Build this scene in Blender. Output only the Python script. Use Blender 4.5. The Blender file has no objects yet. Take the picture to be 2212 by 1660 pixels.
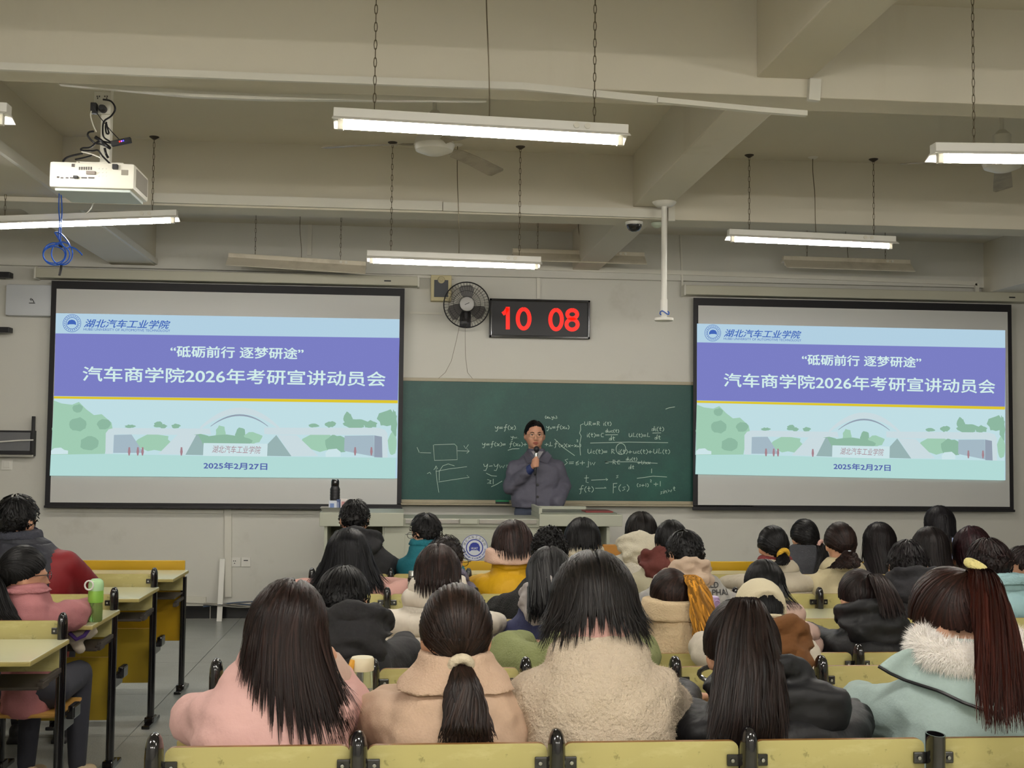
import bpy, bmesh, math, random
import numpy as np
from mathutils import Vector, Matrix, noise
from mathutils.bvhtree import BVHTree
PI = math.pi
rad = math.radians
random.seed(7); RNG = np.random.default_rng(11)
SC = bpy.context.scene; COL = SC.collection
# ------------------------------------------------------------------ camera
F = 2550.0; VPX, VPY, SL, H = 875.0, 962.0, .0105, 1.54
def _rig():
    d = np.array([VPX-1106, -(VPY-830), -F]); d /= np.linalg.norm(d)
    h = np.array([1, -SL, 0.])
    u = np.cross(h, -d); u /= np.linalg.norm(u)
    if u[1] < 0: u = -u
    return np.array([np.cross(d, u), d, u])
R = _rig()
def _ray(px, py): return R @ np.array([px-1106, -(py-830), -F])
def atY(px, py, Y):
    r = _ray(px, py); p = r*(Y/r[1]); return Vector((p[0], p[1], p[2]+H))
def atZ(px, py, Z):
    r = _ray(px, py); p = r*((Z-H)/r[2]); return Vector((p[0], p[1], p[2]+H))
cd = bpy.data.cameras.new('camera'); cam = bpy.data.objects.new('camera', cd); COL.objects.link(cam)
M = Matrix(R.tolist()).to_4x4(); M.translation = Vector((0, 0, H)); cam.matrix_world = M
cd.sensor_width = 36; cd.lens = F/2212*36; cd.clip_start = .05; SC.camera = cam
# ------------------------------------------------------------------ world, exposure
wd = bpy.data.worlds.new('world'); SC.world = wd; wd.use_nodes = True
wd.node_tree.nodes['Background'].inputs[0].default_value = (.8, .87, 1, 1)
wd.node_tree.nodes['Background'].inputs[1].default_value = .5
SC.view_settings.view_transform = 'Standard'; SC.view_settings.look = 'None'
SC.view_settings.gamma = 1; SC.view_settings.use_curve_mapping = False
SC.view_settings.exposure = 0.28
TUBE = 140.0
# ------------------------------------------------------------------ materials
def lin(h):
    if not isinstance(h, str): return h
    v = [int(h[i:i+2], 16)/255 for i in (0, 2, 4)]
    return tuple(x/12.92 if x <= .04045 else ((x+.055)/1.055)**2.4 for x in v)
_mats = {}
def mat(name, col, rough=.6, var=.0, vs=8., bump=0., bs=60., metal=0., spec=.5, emit=None, es=1., trans=0., coat=0., stretch=None, attr=False, sheen=0.):
    if name in _mats: return _mats[name]
    m = bpy.data.materials.new(name); m.use_nodes = True; nt = m.node_tree; b = nt.nodes['Principled BSDF']
    c = lin(col)
    b.inputs['Base Color'].default_value = (*c, 1); b.inputs['Roughness'].default_value = rough
    b.inputs['Metallic'].default_value = metal; b.inputs['Specular IOR Level'].default_value = spec
    if coat: b.inputs['Coat Weight'].default_value = coat
    if sheen: b.inputs['Sheen Weight'].default_value = sheen
    if trans: b.inputs['Transmission Weight'].default_value = trans; b.inputs['IOR'].default_value = 1.45
    if emit is not None:
        b.inputs['Emission Color'].default_value = (*lin(emit), 1); b.inputs['Emission Strength'].default_value = es
    if var or bump:
        tc = nt.nodes.new('ShaderNodeTexCoord'); mp = nt.nodes.new('ShaderNodeMapping'); nt.links.new(tc.outputs['Object'], mp.inputs[0])
        if stretch: mp.inputs['Scale'].default_value = stretch
    if var:
        n = nt.nodes.new('ShaderNodeTexNoise'); n.inputs['Scale'].default_value = vs; n.inputs['Detail'].default_value = 5
        nt.links.new(mp.outputs[0], n.inputs['Vector'])
        mx = nt.nodes.new('ShaderNodeMix'); mx.data_type = 'RGBA'
        mx.inputs['A'].default_value = (*[x*(1-var) for x in c], 1); mx.inputs['B'].default_value = (*[min(1, x*(1+var)) for x in c], 1)
        nt.links.new(n.outputs['Fac'], mx.inputs['Factor']); nt.links.new(mx.outputs['Result'], b.inputs['Base Color'])
    if attr:
        a = nt.nodes.new('ShaderNodeAttribute'); a.attribute_name = 'tone'
        mx = nt.nodes.new('ShaderNodeMix'); mx.data_type = 'RGBA'; mx.blend_type = 'MULTIPLY'; mx.inputs['Factor'].default_value = 1
        mx.inputs['A'].default_value = (*c, 1); nt.links.new(a.outputs['Color'], mx.inputs['B']); nt.links.new(mx.outputs['Result'], b.inputs['Base Color'])
    if bump:
        n = nt.nodes.new('ShaderNodeTexNoise'); n.inputs['Scale'].default_value = bs; n.inputs['Detail'].default_value = 4
        nt.links.new(mp.outputs[0], n.inputs['Vector'])
        bp = nt.nodes.new('ShaderNodeBump'); bp.inputs['Strength'].default_value = bump; bp.inputs['Distance'].default_value = .01
        nt.links.new(n.outputs['Fac'], bp.inputs['Height']); nt.links.new(bp.outputs[0], b.inputs['Normal'])
    _mats[name] = m; return m
def stain(m, col, scale, lo, hi, amt, stretch=(1, 1, 1), musgrave=False):
    """dirt or wear blotches over an existing material"""
    nt = m.node_tree; b = nt.nodes['Principled BSDF']
    tc = nt.nodes.new('ShaderNodeTexCoord'); mp = nt.nodes.new('ShaderNodeMapping'); mp.inputs['Scale'].default_value = stretch
    nt.links.new(tc.outputs['Object'], mp.inputs[0])
    n = nt.nodes.new('ShaderNodeTexNoise'); n.inputs['Scale'].default_value = scale; n.inputs['Detail'].default_value = 8; n.inputs['Roughness'].default_value = .65
    nt.links.new(mp.outputs[0], n.inputs['Vector'])
    r = nt.nodes.new('ShaderNodeMapRange'); r.inputs['From Min'].default_value = lo; r.inputs['From Max'].default_value = hi
    r.inputs['To Max'].default_value = amt
    nt.links.new(n.outputs['Fac'], r.inputs['Value'])
    mx = nt.nodes.new('ShaderNodeMix'); mx.data_type = 'RGBA'; mx.inputs['B'].default_value = (*lin(col), 1)
    if b.inputs['Base Color'].is_linked: nt.links.new(b.inputs['Base Color'].links[0].from_socket, mx.inputs['A'])
    else: mx.inputs['A'].default_value = b.inputs['Base Color'].default_value
    nt.links.new(r.outputs[0], mx.inputs['Factor']); nt.links.new(mx.outputs['Result'], b.inputs['Base Color'])
    return m
m_wall = stain(mat('wall_paint', 'cfcdc4', .75, .04, 1.2, .05, 30), '9a9482', 1.7, .60, .78, .35)
m_beam = stain(mat('beam_paint', 'cfc9b8', .8, .04, .8, .05, 20), 'a89c84', 1.1, .58, .8, .4, (1, 1, .15))
m_ceil = mat('ceiling_paint', 'd2ccbc', .85, .05, .7)
m_trim = mat('trunking_plastic', 'd4d1c5', .5, .06, 3)
m_white = mat('white_enamel', 'dcdad2', .35)
m_offw = stain(mat('dusty_white_metal', 'cfc6b2', .5), '8f846e', 5, .5, .75, .5)
m_floor = mat('terrazzo', '989b95', .28, .0); stain(m_floor, 'b9bab4', 170, .53, .58, .8); stain(m_floor, '4c4e4b', 120, .60, .64, .75); stain(m_floor, '6d706b', 2.2, .45, .75, .5)
m_joint = mat('joint_grout', '50524f', .7)
m_black = mat('black_gloss_paint', '121013', .16, spec=.6, coat=.4)
m_blackm = mat('black_matt', '17161a', .5)
m_back = stain(stain(mat('yellow_laminate', 'b6ac70', .38, .08, 3, .03, 40), '5f5a2e', 34, .60, .68, .55), 'd8d29a', 5, .50, .65, .45, (1, 1, 3))
m_panel = mat('ochre_laminate', 'a88d22', .4, .1, 2.5)
m_front = mat('bright_ochre_laminate', 'c79d10', .4, .08, 2.5)
m_edge = mat('plywood_edge', '8a6232', .5, .25, 30, stretch=(1, 1, 8))
m_desk = mat('pale_laminate', 'c8c7a6', .22, .05, 4); m_deske = mat('desk_edge', 'a89a5c', .4)
m_seat = mat('seat_ply', 'b98d45', .4, .15, 6, stretch=(1, 5, 5))
m_shelf = mat('dark_shelf_steel', '3a332c', .55)
m_chrome = mat('brushed_metal', 'b8b8b4', .28, metal=1)
m_pgreen = mat('podium_steel', 'a6a898', .45, .03, 3)
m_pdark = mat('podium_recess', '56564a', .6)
m_skin = mat('skin', 'c9997c', .5, .05, 12, spec=.35)
m_cable = mat('black_cable', '141318', .4)
m_brownmetal = mat('bronze_cup', '3b322c', .5)
m_chain = mat('aged_chain', '6a604c', .4, metal=.6)
# ------------------------------------------------------------------ objects
def tag(o, label=None, cat=None, group=None, kind=None):
    if label: o['label'] = label
    if cat: o['category'] = cat
    if group: o['group'] = group
    if kind: o['kind'] = kind
    return o
def empty(name, loc, label=None, cat=None, group=None, kind=None):
    o = bpy.data.objects.new(name, None); COL.objects.link(o); o.location = loc; o.empty_display_size = .05
    return tag(o, label, cat, group, kind)
def wpos(o):
    v = Vector(o.location)
    while o.parent: o = o.parent; v += Vector(o.location)
    return v
def link(name, me, parent=None, loc=None):
    o = bpy.data.objects.new(name, me); COL.objects.link(o)
    if parent: o.parent = parent
    if loc is not None: o.location = loc
    return o
class MB:
    def __init__(s): s.v = []; s.f = []; s.m = []
    def add(s, vs, fs, mi=0):
        k = len(s.v); s.v += [tuple(v) for v in vs]; s.f += [tuple(i+k for i in f) for f in fs]; s.m += [mi]*len(fs); return s
    def box(s, x0, x1, y0, y1, z0, z1, mi=0):
        vs = [(x, y, z) for z in (z0, z1) for y in (y0, y1) for x in (x0, x1)]
        return s.add(vs, [(0, 2, 3, 1), (4, 5, 7, 6), (0, 1, 5, 4), (2, 6, 7, 3), (0, 4, 6, 2), (1, 3, 7, 5)], mi)
    def cbox(s, x0, x1, y0, y1, z0, z1, c=.004, mi=0):
        bm = bmesh.new(); bmesh.ops.create_cube(bm, size=1)
        for v in bm.verts: v.co = Vector(((x0+x1)/2+v.co.x*(x1-x0), (y0+y1)/2+v.co.y*(y1-y0), (z0+z1)/2+v.co.z*(z1-z0)))
        bmesh.ops.bevel(bm, geom=bm.edges[:], offset=c, segments=2, affect='EDGES', profile=.6)
        bm.verts.index_update(); s.add([v.co[:] for v in bm.verts], [[v.index for v in f.verts] for f in bm.faces], mi); bm.free(); return s
    def loft(s, rings, cap=True, mi=0, closed=False):
        n = len(rings[0]); k = len(rings); vs = [p for r in rings for p in r]; fs = []
        for i in range(k if closed else k-1):
            a = i*n; b = ((i+1) % k)*n
            for j in range(n): fs.append((a+j, a+(j+1) % n, b+(j+1) % n, b+j))
        if cap and not closed: fs.append(tuple(range(n))[::-1]); fs.append(tuple((k-1)*n+j for j in range(n)))
        return s.add(vs, fs, mi)
    def tube(s, pts, r, n=6, closed=False, mi=0):
        pts = [Vector(p) for p in pts]; k = len(pts); rings = []; up = None
        for i, p in enumerate(pts):
            if closed: t = (pts[(i+1) % k]-pts[i-1]).normalized()
            else: t = (pts[min(i+1, k-1)]-pts[max(i-1, 0)]).normalized()
            if up is None:
                up = Vector((0, 0, 1)) if abs(t.z) < .9 else Vector((1, 0, 0))
            a = t.cross(up).normalized(); b = a.cross(t).normalized(); up = b
            rr = r[i] if isinstance(r, (list, tuple)) else r
            rings.append([p+(a*math.cos(2*PI*j/n)+b*math.sin(2*PI*j/n))*rr for j in range(n)])
        return s.loft(rings, True, mi, closed)
    def lathe(s, prof, c, n=24, ax='z', mi=0):
        rings = []
        for r, h in prof:
            rg = []
            for j in range(n):
                a = 2*PI*j/n; x, y = r*math.cos(a), r*math.sin(a)
                rg.append({'z': (c[0]+x, c[1]+y, c[2]+h), 'y': (c[0]+x, c[1]+h, c[2]-y), 'x': (c[0]+h, c[1]+x, c[2]+y)}[ax])
            rings.append(rg)
        return s.loft(rings, True, mi)
    def ell(s, c, r, rot=None, n=14, mi=0):
        rings = []
        for i in range(n-1):
            th = PI*(i+1)/n; rg = []
            for j in range(n+4):
                a = 2*PI*j/(n+4); q = Vector((r[0]*math.sin(th)*math.cos(a), r[1]*math.sin(th)*math.sin(a), -r[2]*math.cos(th)))
                if rot: q = rot @ q
                rg.append(Vector(c)+q)
            rings.append(rg)
        return s.loft(rings, True, mi)
    def cap(s, p0, r0, p1, r1, n=10, mi=0):
        p0, p1 = Vector(p0), Vector(p1); d = (p1-p0); L = d.length or 1e-5; t = d/L
        up = Vector((0, 0, 1)) if abs(t.z) < .9 else Vector((1, 0, 0)); a = t.cross(up).normalized(); b = a.cross(t)
        st = [(-r0*math.cos(x), r0*math.sin(x)) for x in (.25, .7, 1.2)]+[(0, r0), (L*.5, (r0+r1)/2), (L, r1)]+[(L+r1*math.cos(x), r1*math.sin(x)) for x in (1.2, .7, .25)]
        return s.loft([[p0+t*h+(a*math.cos(2*PI*j/n)+b*math.sin(2*PI*j/n))*q for j in range(n)] for h, q in st], True, mi)
    def prism(s, poly, y0, y1, mi=0):
        """polygon in x,z extruded along y"""
        n = len(poly); vs = [(x, y0, z) for x, z in poly]+[(x, y1, z) for x, z in poly]
        return s.add(vs, [tuple(range(n)), tuple(range(n, 2*n))[::-1]]+[(i, (i+1) % n, n+(i+1) % n, n+i)[::-1] for i in range(n)], mi)
    def mesh(s, name, mats, smooth=False, off=(0, 0, 0)):
        me = bpy.data.meshes.new(name); ox, oy, oz = off
        me.from_pydata([(x-ox, y-oy, z-oz) for x, y, z in s.v], [], s.f)
        for m in (mats if isinstance(mats, (list, tuple)) else [mats]): me.materials.append(m)
        if any(s.m): me.polygons.foreach_set('material_index', s.m)
        bm = bmesh.new(); bm.from_mesh(me); bmesh.ops.recalc_face_normals(bm, faces=bm.faces); bm.to_mesh(me); bm.free()
        if smooth:
            me.polygons.foreach_set('use_smooth', [True]*len(me.polygons))
            if smooth != 2: me.set_sharp_from_angle(angle=rad(40))
        return me
    def build(s, name, mats, parent=None, smooth=False, loc=None):
        """loc: own origin (top level); with a parent the verts go relative to it"""
        off = wpos(parent) if parent else (loc or (0, 0, 0))
        me = s.mesh(name, mats, smooth, off); o = link(name, me, parent)
        if not parent and loc: o.location = loc
        return o
def struct(name, mb, m, smooth=False): return tag(mb.build(name, m, None, smooth), kind='structure')
def stroke(pts, w, y, d=.0006):
    """flat chalk or print stroke through (x,z) points, facing -Y"""
    b = MB(); n = len(pts)
    L = []; Rr = []
    for i, p in enumerate(pts):
        q0 = pts[max(i-1, 0)]; q1 = pts[min(i+1, n-1)]; t = Vector((q1[0]-q0[0], q1[1]-q0[1]))
        if t.length < 1e-9: t = Vector((1, 0))
        t.normalize(); nx = Vector((-t.y, t.x))*w/2
        L.append((p[0]+nx.x, p[1]+nx.y)); Rr.append((p[0]-nx.x, p[1]-nx.y))
    vs = [(x, y-d, z) for x, z in L]+[(x, y-d, z) for x, z in Rr]
    b.add(vs, [(i, i+1, n+i+1, n+i) for i in range(n-1)]); return b
def text2d(s, offset=0., shear=0.):
    cu = bpy.data.curves.new('t', 'FONT'); cu.body = s; cu.size = 1; cu.offset = offset; cu.shear = shear; cu.resolution_u = 3
    o = bpy.data.objects.new('t', cu); COL.objects.link(o)
    dg = bpy.context.evaluated_depsgraph_get(); me = bpy.data.meshes.new_from_object(o.evaluated_get(dg))
    v = [(p.co.x, p.co.y) for p in me.vertices]; f = [tuple(q.vertices) for q in me.polygons]
    bpy.data.objects.remove(o); bpy.data.curves.remove(cu); bpy.data.meshes.remove(me)
    xs = [p[0] for p in v]; ys = [p[1] for p in v]
    return [((x-min(xs))/(max(xs)-min(xs)), (y-min(ys))/(max(ys)-min(ys))) for x, y in v], f, (max(xs)-min(xs))/(max(ys)-min(ys))
def arc(cx, cz, r, a0, a1, n=16, rz=None): return [(cx+r*math.cos(a0+(a1-a0)*i/n), cz+(rz or r)*math.sin(a0+(a1-a0)*i/n)) for i in range(n+1)]
# ================================================================== the room
WY = 10.65; XL, XR, YB = -5.2, 7.4, -4.0; ZC = 3.50
fl = empty('floor', (0, 0, 0), kind='structure')
MB().box(XL-.1, XR+.1, YB-.1, WY+.2, -.12, -.012).build('floor_bed', m_joint, fl)
sx, sy = 1.26, 1.055
slab = MB().cbox(.002, sx-.002, .002, sy-.002, -.012, 0, .0015).mesh('slab', m_floor)
for i in range(10):
    for j in range(14): link('slab', slab, fl, (XL+i*sx, WY-(j+1)*sy, 0))
struct('wall_front', MB().box(XL, XR, WY, WY+.2, 0, 3.8), m_wall)
struct('wall_left', MB().box(XL-.2, XL, YB, WY+.2, 0, 3.8), m_wall)
struct('wall_right', MB().box(XR, XR+.2, YB, WY+.2, 0, 3.8), m_wall)
struct('wall_back', MB().box(XL-.2, XR+.2, YB-.2, YB, 0, 3.8), m_wall)
struct('ceiling', MB().box(XL-.2, XR+.2, YB-.2, WY+.2, ZC, ZC+.2), m_ceil)
for y0, y1 in ((4.93, 5.13), (7.73, 7.98), (2.1, 2.3), (-.8, -.6)):
    struct('ceiling_beam', MB().cbox(XL, XR, y0, y1, 3.07, ZC+.05, .006), m_beam)
for x0, x1, zb in ((1.495, 1.735, 3.15), (-2.60, -2.22, 3.10), (5.40, 5.75, 3.02)):
    ys = [YB, -.8, -.6, 2.1, 2.3, 4.93, 5.13, 7.73, 7.98, WY]
    for a, b in zip(ys[0::2], ys[1::2]): struct('ceiling_joist', MB().cbox(x0, x1, a, b, zb, ZC+.05, .006), m_beam)
struct('wall_beam', MB().cbox(XL, XR, 10.60, WY, 3.075, ZC+.05, .004), m_wall)
# raised floor under the two nearest rows
struct('floor_step', MB().cbox(-.75, XR, YB, 3.86, 0, .08, .006), m_floor)
# baseboard of black tiles with pale joints
bb = empty('baseboard_front', (0, 0, 0), kind='structure')
m_btile = mat('black_glazed_tile', '17171a', .18)
MB().box(XL, XR, WY-.008, WY, 0, .115).build('backing', m_trim, bb)
bt = MB().cbox(.003, .387, -.014, -.004, 0, .11, .002).mesh('tile', m_btile)
for i in range(32): link('tile', bt, bb, (XL+.01+i*.39, WY, .003))
# trunking on beams and walls (trim)
def duct(name, pts, w=.035, d=.02, m=m_trim):
    b = MB()
    for p, q in zip(pts[:-1], pts[1:]):
        p, q = Vector(p), Vector(q); t = (q-p).normalized()
        up = Vector((0, 0, 1)) if abs(t.z) < .7 else Vector((1, 0, 0))
        s = up-t*up.dot(t); s.normalize(); o = t.cross(s).normalized()
        b.loft([[c+s*a*w/2+o*e*d/2 for a, e in ((-1, -1), (1, -1), (1, 1), (-1, 1))] for c in (p, q)])
    return struct(name, b, m)
duct('trim_1', [atY(-40, 142, 4.91), atY(600, 168, 4.915), atY(1130, 187, 4.915), atY(1420, 217, 4.915)], .03, .02)
duct('trim_2', [atY(1420, 217, 4.90), atY(1640, 238, 4.90), atY(1742, 246, 4.90)], .022, .03)
duct('trim_3', [atY(130, 178, 5.2), atY(420, 205, 5.22), atY(575, 211, 5.22), atY(1050, 214, 5.22)], .025, .03)
duct('trim_4', [atY(330, 428, 7.715), atY(955, 446, 7.715)], .062, .03)
duct('trim_5', [atY(957, 447, 7.715), atY(1440, 463, 7.715)], .058, .03)
duct('trim_6', [(-2.21, 5.15, 3.13), (-2.21, 7.72, 3.13)], .06, .025)
duct('trim_7', [(-2.21, 8.0, 3.13), (-2.21, 10.58, 3.13)], .05, .025)
duct('trim_8', [atY(1760, 172, 4.91), atY(1757, 218, 4.91)], .05, .03)
duct('trim_9', [atY(1450, 440, 7.715), atY(1450, 478, 7.715)], .045, .03)
W2 = WY-.012
duct('trim_10', [atY(1130, 578, 10.59), atY(1790, 600, 10.59), atY(2110, 613, 10.59), atY(2110, 632, 10.59)], .04, .02)
duct('trim_11', [atY(205, 560, W2), atY(980, 598, W2)], .05, .02)
duct('trim_12', [atY(1163, 575, W2), atY(1163, 646, W2)], .03, .02)
duct('trim_13', [atY(493, 1100, W2), atY(493, 1290, W2)], .06, .025)
duct('trim_14', [atY(396, 1295, W2), atY(445, 1297, W2)], .055, .03)
duct('trim_15', [atY(670, 470, 10.59), atY(668, 552, 10.59)], .035, .02)
duct('trim_16', [atY(100, 1102, W2), atY(483, 1106, W2)], .03, .015)
duct('trim_17', [atY(500, 1106, W2), atY(690, 1108, W2)], .03, .015)
duct('trim_18', [atY(885, 676, W2), atY(955, 678, W2)], .02, .012)
duct('trim_19', [atY(1470, 495, 10.59), atY(1474, 620, 10.59)], .016, .012)
duct('trim_20', [atY(82, 495, W2), atY(79, 585, W2)], .022, .012)
# ------------------------------------------------------------------ lamps
def chain(b, p, q, link_l=.035):
    p, q = Vector(p), Vector(q); n = max(2, int((q-p).length/link_l)); t = (q-p)/n
    for i in range(n):
        c = p+t*(i+.5); h = t.length*.62; w = .006; pts = []
        for k in range(8):
            a = 2*PI*k/8; d = Vector((w*math.cos(a), 0, 0)) if i % 2 else Vector((0, w*math.cos(a), 0))
            pts.append(c+d+t.normalized()*h*math.sin(a))
        b.tube(pts, .0016, 4, True)
    return b
m_tube = mat('lit_fluorescent_tube', 'ffffff', .4, emit='fffaf2', es=TUBE)
m_tuber = mat('lit_fluorescent_tube_rear', 'ffffff', .4, emit='fffaf2', es=TUBE*1.9)
m_tubeoff = mat('unlit_tube', 'dcdcd8', .3)
m_hold = mat('lamp_holder', 'd6d2c4', .4)
def lamp(pl, pr, Y, label, lit=True, mounts=None, wire=None, zr=3.50, tilt=0., backs=1, group=None, cups=False):
    """pl, pr: pixel ends of the housing; hangs on chains from the ceiling"""
    a = atY(*pl, Y); c = atY(*pr, Y); mid = (a+c)/2; L = (c-a).length; sl = math.atan2(c.z-a.z, c.x-a.x)
    t = empty('hanging_lamp', mid, label, 'lamp', group); hl = L/2; ry = -sl
    rotm = Matrix.Rotation(ry, 3, 'Y')
    def place(b, name, m, smooth=False, par=None):
        me = b.mesh(name, m, smooth); me.transform(rotm.to_4x4()); return link(name, me, par or t)
    hs = place(MB().cbox(-hl, hl, -.03, .03, -.018, .022, .003), 'housing', m_white if lit else m_offw)
    r = MB()
    s_ = 1
    prof = [(-.03, -.014), (-.075, -.034), (-.077, -.038), (-.03, -.021), (.03, -.021), (.077, -.038), (.075, -.034), (.03, -.014)]
    if tilt: prof = [(-.03, -.014), (-.055, -.03), (-.05, -.034), (-.02, -.021), (.02, -.021), (.055, -.034), (.057, -.03), (.03, -.014)]; prof = [(-.03, -.014), (-.125, -.095), (-.12, -.10), (-.02, -.021), (.02, -.021), (.05, -.034), (.052, -.03), (.03, -.014)]
    r.loft([[(x, y, z) for y, z in prof] for x in (-hl-.002, hl+.002)])
    place(r, 'reflector', m_white if lit else m_offw)
    place(MB().tube([(-hl+.045, 0, -.045), (hl-.045, 0, -.045)], .0135, 12), 'tube', m_tube if lit else m_tubeoff, True)
    for sx_ in (-1, 1): place(MB().cbox(sx_*(hl-.03)-.012, sx_*(hl-.03)+.012, -.013, .013, -.062, -.02, .003), 'lamp_holder', m_hold)
    st = MB()
    for dx in (.0, .045): st.lathe([(.012, -.004), (.012, .004), (.006, .006)], (hl-.17-dx, -.034, .004), 12, 'y')
    place(st, 'starter', m_hold)
    for k, f in enumerate(mounts or (-.62, .62)):
        p = Vector((f*hl, 0, .022)); p = rotm @ p; q = Vector((p.x, 0, zr-mid.z))
        ch = link('chain', chain(MB(), p, q).mesh('chain', m_chain), t)
        if cups: link('ceiling_cup', MB().lathe([(.006, -.02), (.03, -.004), (.034, .006)], (q.x, q.y, q.z-.0), 16).mesh('cup', m_brownmetal, True), ch)
    if wire is not None:
        p0 = rotm @ Vector((wire*hl, 0, .02)); H_ = zr-mid.z; pts = [p0+Vector((.02*math.sin(3*u+1)*(1-u)+.0*u, .01*math.sin(9*u), H_*u-.0)) for u in np.linspace(0, 1, 14)]
        link('power_cord', MB().tube(pts, .0028, 5).mesh('cord', m_chain, True), t)
        if cups: link('ceiling_rose', MB().lathe([(.02, -.03), (.045, -.012), (.045, .006)], (pts[-1].x, pts[-1].y, pts[-1].z), 18).mesh('rose', m_white, True), t)
    return t
lamp((721, 247), (1355, 284), 4.72, 'lit tube lamp on chains nearest overhead, in front of the ceiling fan', wire=.02, mounts=(-.73, .77))
lamp((2015, 322), (2640, 330), 4.72, 'lit tube lamp cut off by the right picture edge', wire=.3, mounts=(-.72, .7))
lamp((-600, 205), (20, 238), 4.72, 'lit tube lamp whose end peeks in at upper left edge', wire=.0)
lamp((793, 549), (1168, 563), 7.6, 'lit tube lamp hanging above the wall fan and clock', wire=.02, mounts=(-.73, .75), cups=True)
lamp((1573, 503), (1932, 519), 7.62, 'lit tube lamp above the right screen, on chains with ceiling cups', wire=.02, mounts=(-.75, .75), cups=True)
lamp((-20, 476), (383, 462), 7.66, 'lit tube lamp at left crossed by the coiled blue cable', wire=None, mounts=(-.85, .73), cups=True)
lamp((494, 553), (791, 572), 10.2, 'unlit dusty tube lamp over the right half of left screen', False, wire=.02, tilt=1, cups=False)
lamp((1107, 543), (1391, 552), 10.2, 'unlit tube lamp just left of the ceiling pole', False, wire=.0, tilt=1)
lamp((1691, 559), (1964, 568), 10.2, 'unlit tube lamp below the lit one at right', False, wire=.0, tilt=1)
for X_ in (-2.6, .4, 3.6):
    for Y_ in (1.2, -.6 if False else -2.2):
        a_ = np.array((X_-.6, Y_, 2.85)); c_ = np.array((X_+.6, Y_, 2.85))
        t = empty('hanging_lamp', (X_, Y_, 2.85), 'rear tube lamp, %s of its row, %s row behind the nearest visible lamp' % ({-2.6: 'left one', .4: 'middle one', 3.6: 'right one'}[X_], 'first' if Y_ > 0 else 'second'), 'lamp')
        MB().cbox(X_-.6, X_+.6, Y_-.03, Y_+.03, 2.832, 2.872, .003).build('housing', m_white, t)
        MB().loft([[(x, Y_+y, 2.85+z) for y, z in [(-.03, -.014), (-.075, -.034), (-.077, -.038), (-.03, -.021), (.03, -.021), (.077, -.038), (.075, -.034), (.03, -.014)]] for x in (X_-.6, X_+.6)]).build('reflector', m_white, t)
        MB().tube([(X_-.56, Y_, 2.805), (X_+.56, Y_, 2.805)], .0135, 12).build('tube', m_tuber, t, True)
        b = MB()
        for s_ in (-.4, .4): b.tube([(X_+s_, Y_, 2.87), (X_+s_, Y_, 3.50)], .003, 4)
        b.build('chain', m_chain, t)
# ------------------------------------------------------------------ ceiling fans
m_fanw = mat('fan_enamel', 'd2cfc4', .4); m_blade = stain(mat('fan_blade', '9d9482', .5), '6f6a60', 9, .45, .7, .7)
def cfan(px, py, Y, angs, label, rr=.6):
    c = atY(px, py, Y); t = empty('ceiling_fan', c, label, 'fan')
    MB().lathe([(.02, -.055), (.05, -.05), (.10, -.03), (.112, 0), (.10, .035), (.06, .05), (.03, .06)], c, 28).build('motor_housing', m_fanw, t, True)
    MB().lathe([(.012, .05), (.012, ZC-c.z-.02)], c, 12).build('down_rod', m_fanw, t, True)
    MB().lathe([(.045, .09), (.05, .10), (.05, .16), (.02, .19)], c, 20).build('canopy', m_fanw, t, True)
    for a in angs:
        a = rad(a); u = Vector((math.cos(a), math.sin(a), 0)); w = Vector((-u.y, u.x, 0)); rings = []
        for q, hw, dz in ((.09, .016, 0), (.17, .022, .0), (.2, .045, -.002), (.4, .052, -.012), (rr-.02, .056, -.03), (rr, .04, -.032)):
            rings.append([c+u*q+w*s*hw+Vector((0, 0, dz-s*.010+e)) for s, e in ((-1, -.002), (1, -.002), (1, .002), (-1, .002))])
        bl = MB().loft(rings).build('blade', m_blade, t)
cfan(938, 314, 6.3, (179, 51, 295), 'white three-blade ceiling fan behind the nearest lit lamp')
cfan(2165, 352, 6.4, (183, 62, 300), 'ceiling fan at right edge behind the lit lamp')
# ------------------------------------------------------------------ projector with its cables
Yp = 5.42; p0 = atY(107, 349, Yp); p1 = atY(283, 409, Yp)
pj = empty('projector', ((p0.x+p1.x)/2, Yp, p1.z), 'white ceiling projector seen from its back, tangle of black cables on top', 'projector')
x0, x1, z0, z1 = p0.x, p1.x+.012, p1.z-.0, p0.z+.002
m_proj = mat('projector_shell', 'e2dfd2', .4); m_projd = mat('projector_bottom', 'c3cdc9', .4)
MB().cbox(x0, x1, Yp, Yp+.30, z0, z1, .012).build('body', m_proj, pj, True)
MB().cbox(x0+.02, x1-.02, Yp+.02, Yp+.29, z0-.012, z0+.01, .006).build('base_plate', m_projd, pj)
m_port = mat('port_grey', '4b4440', .5); m_pgrille = mat('grille_grey', '8d877b', .6)
def pp(px, py): return atY(px, py, Yp)
for a, b_, c_, d_ in ((123, 381, 128, 385), (131, 383, 137, 386), (142, 383, 148, 386), (151, 383, 159, 386), (176, 383, 188, 386), (191, 383, 204, 386), (155, 354, 161, 361)):
    q0, q1 = pp(a, b_), pp(c_, d_); MB().box(q0.x, q1.x, Yp-.003, Yp+.004, q1.z, q0.z).build('port', m_port, pj)
for k in range(6): q = pp(172+k*5, 364); MB().box(q.x-.003, q.x+.003, Yp-.002, Yp+.003, q.z-.007, q.z+.007).build('vent_slot', m_port, pj)
for k in range(3):
    for j in range(3): q = pp(213+k*8, 364+j*8); MB().lathe([(.004, -.002), (.004, .003)], (q.x, Yp, q.z), 10, 'y').build('button', m_white, pj)
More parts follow.
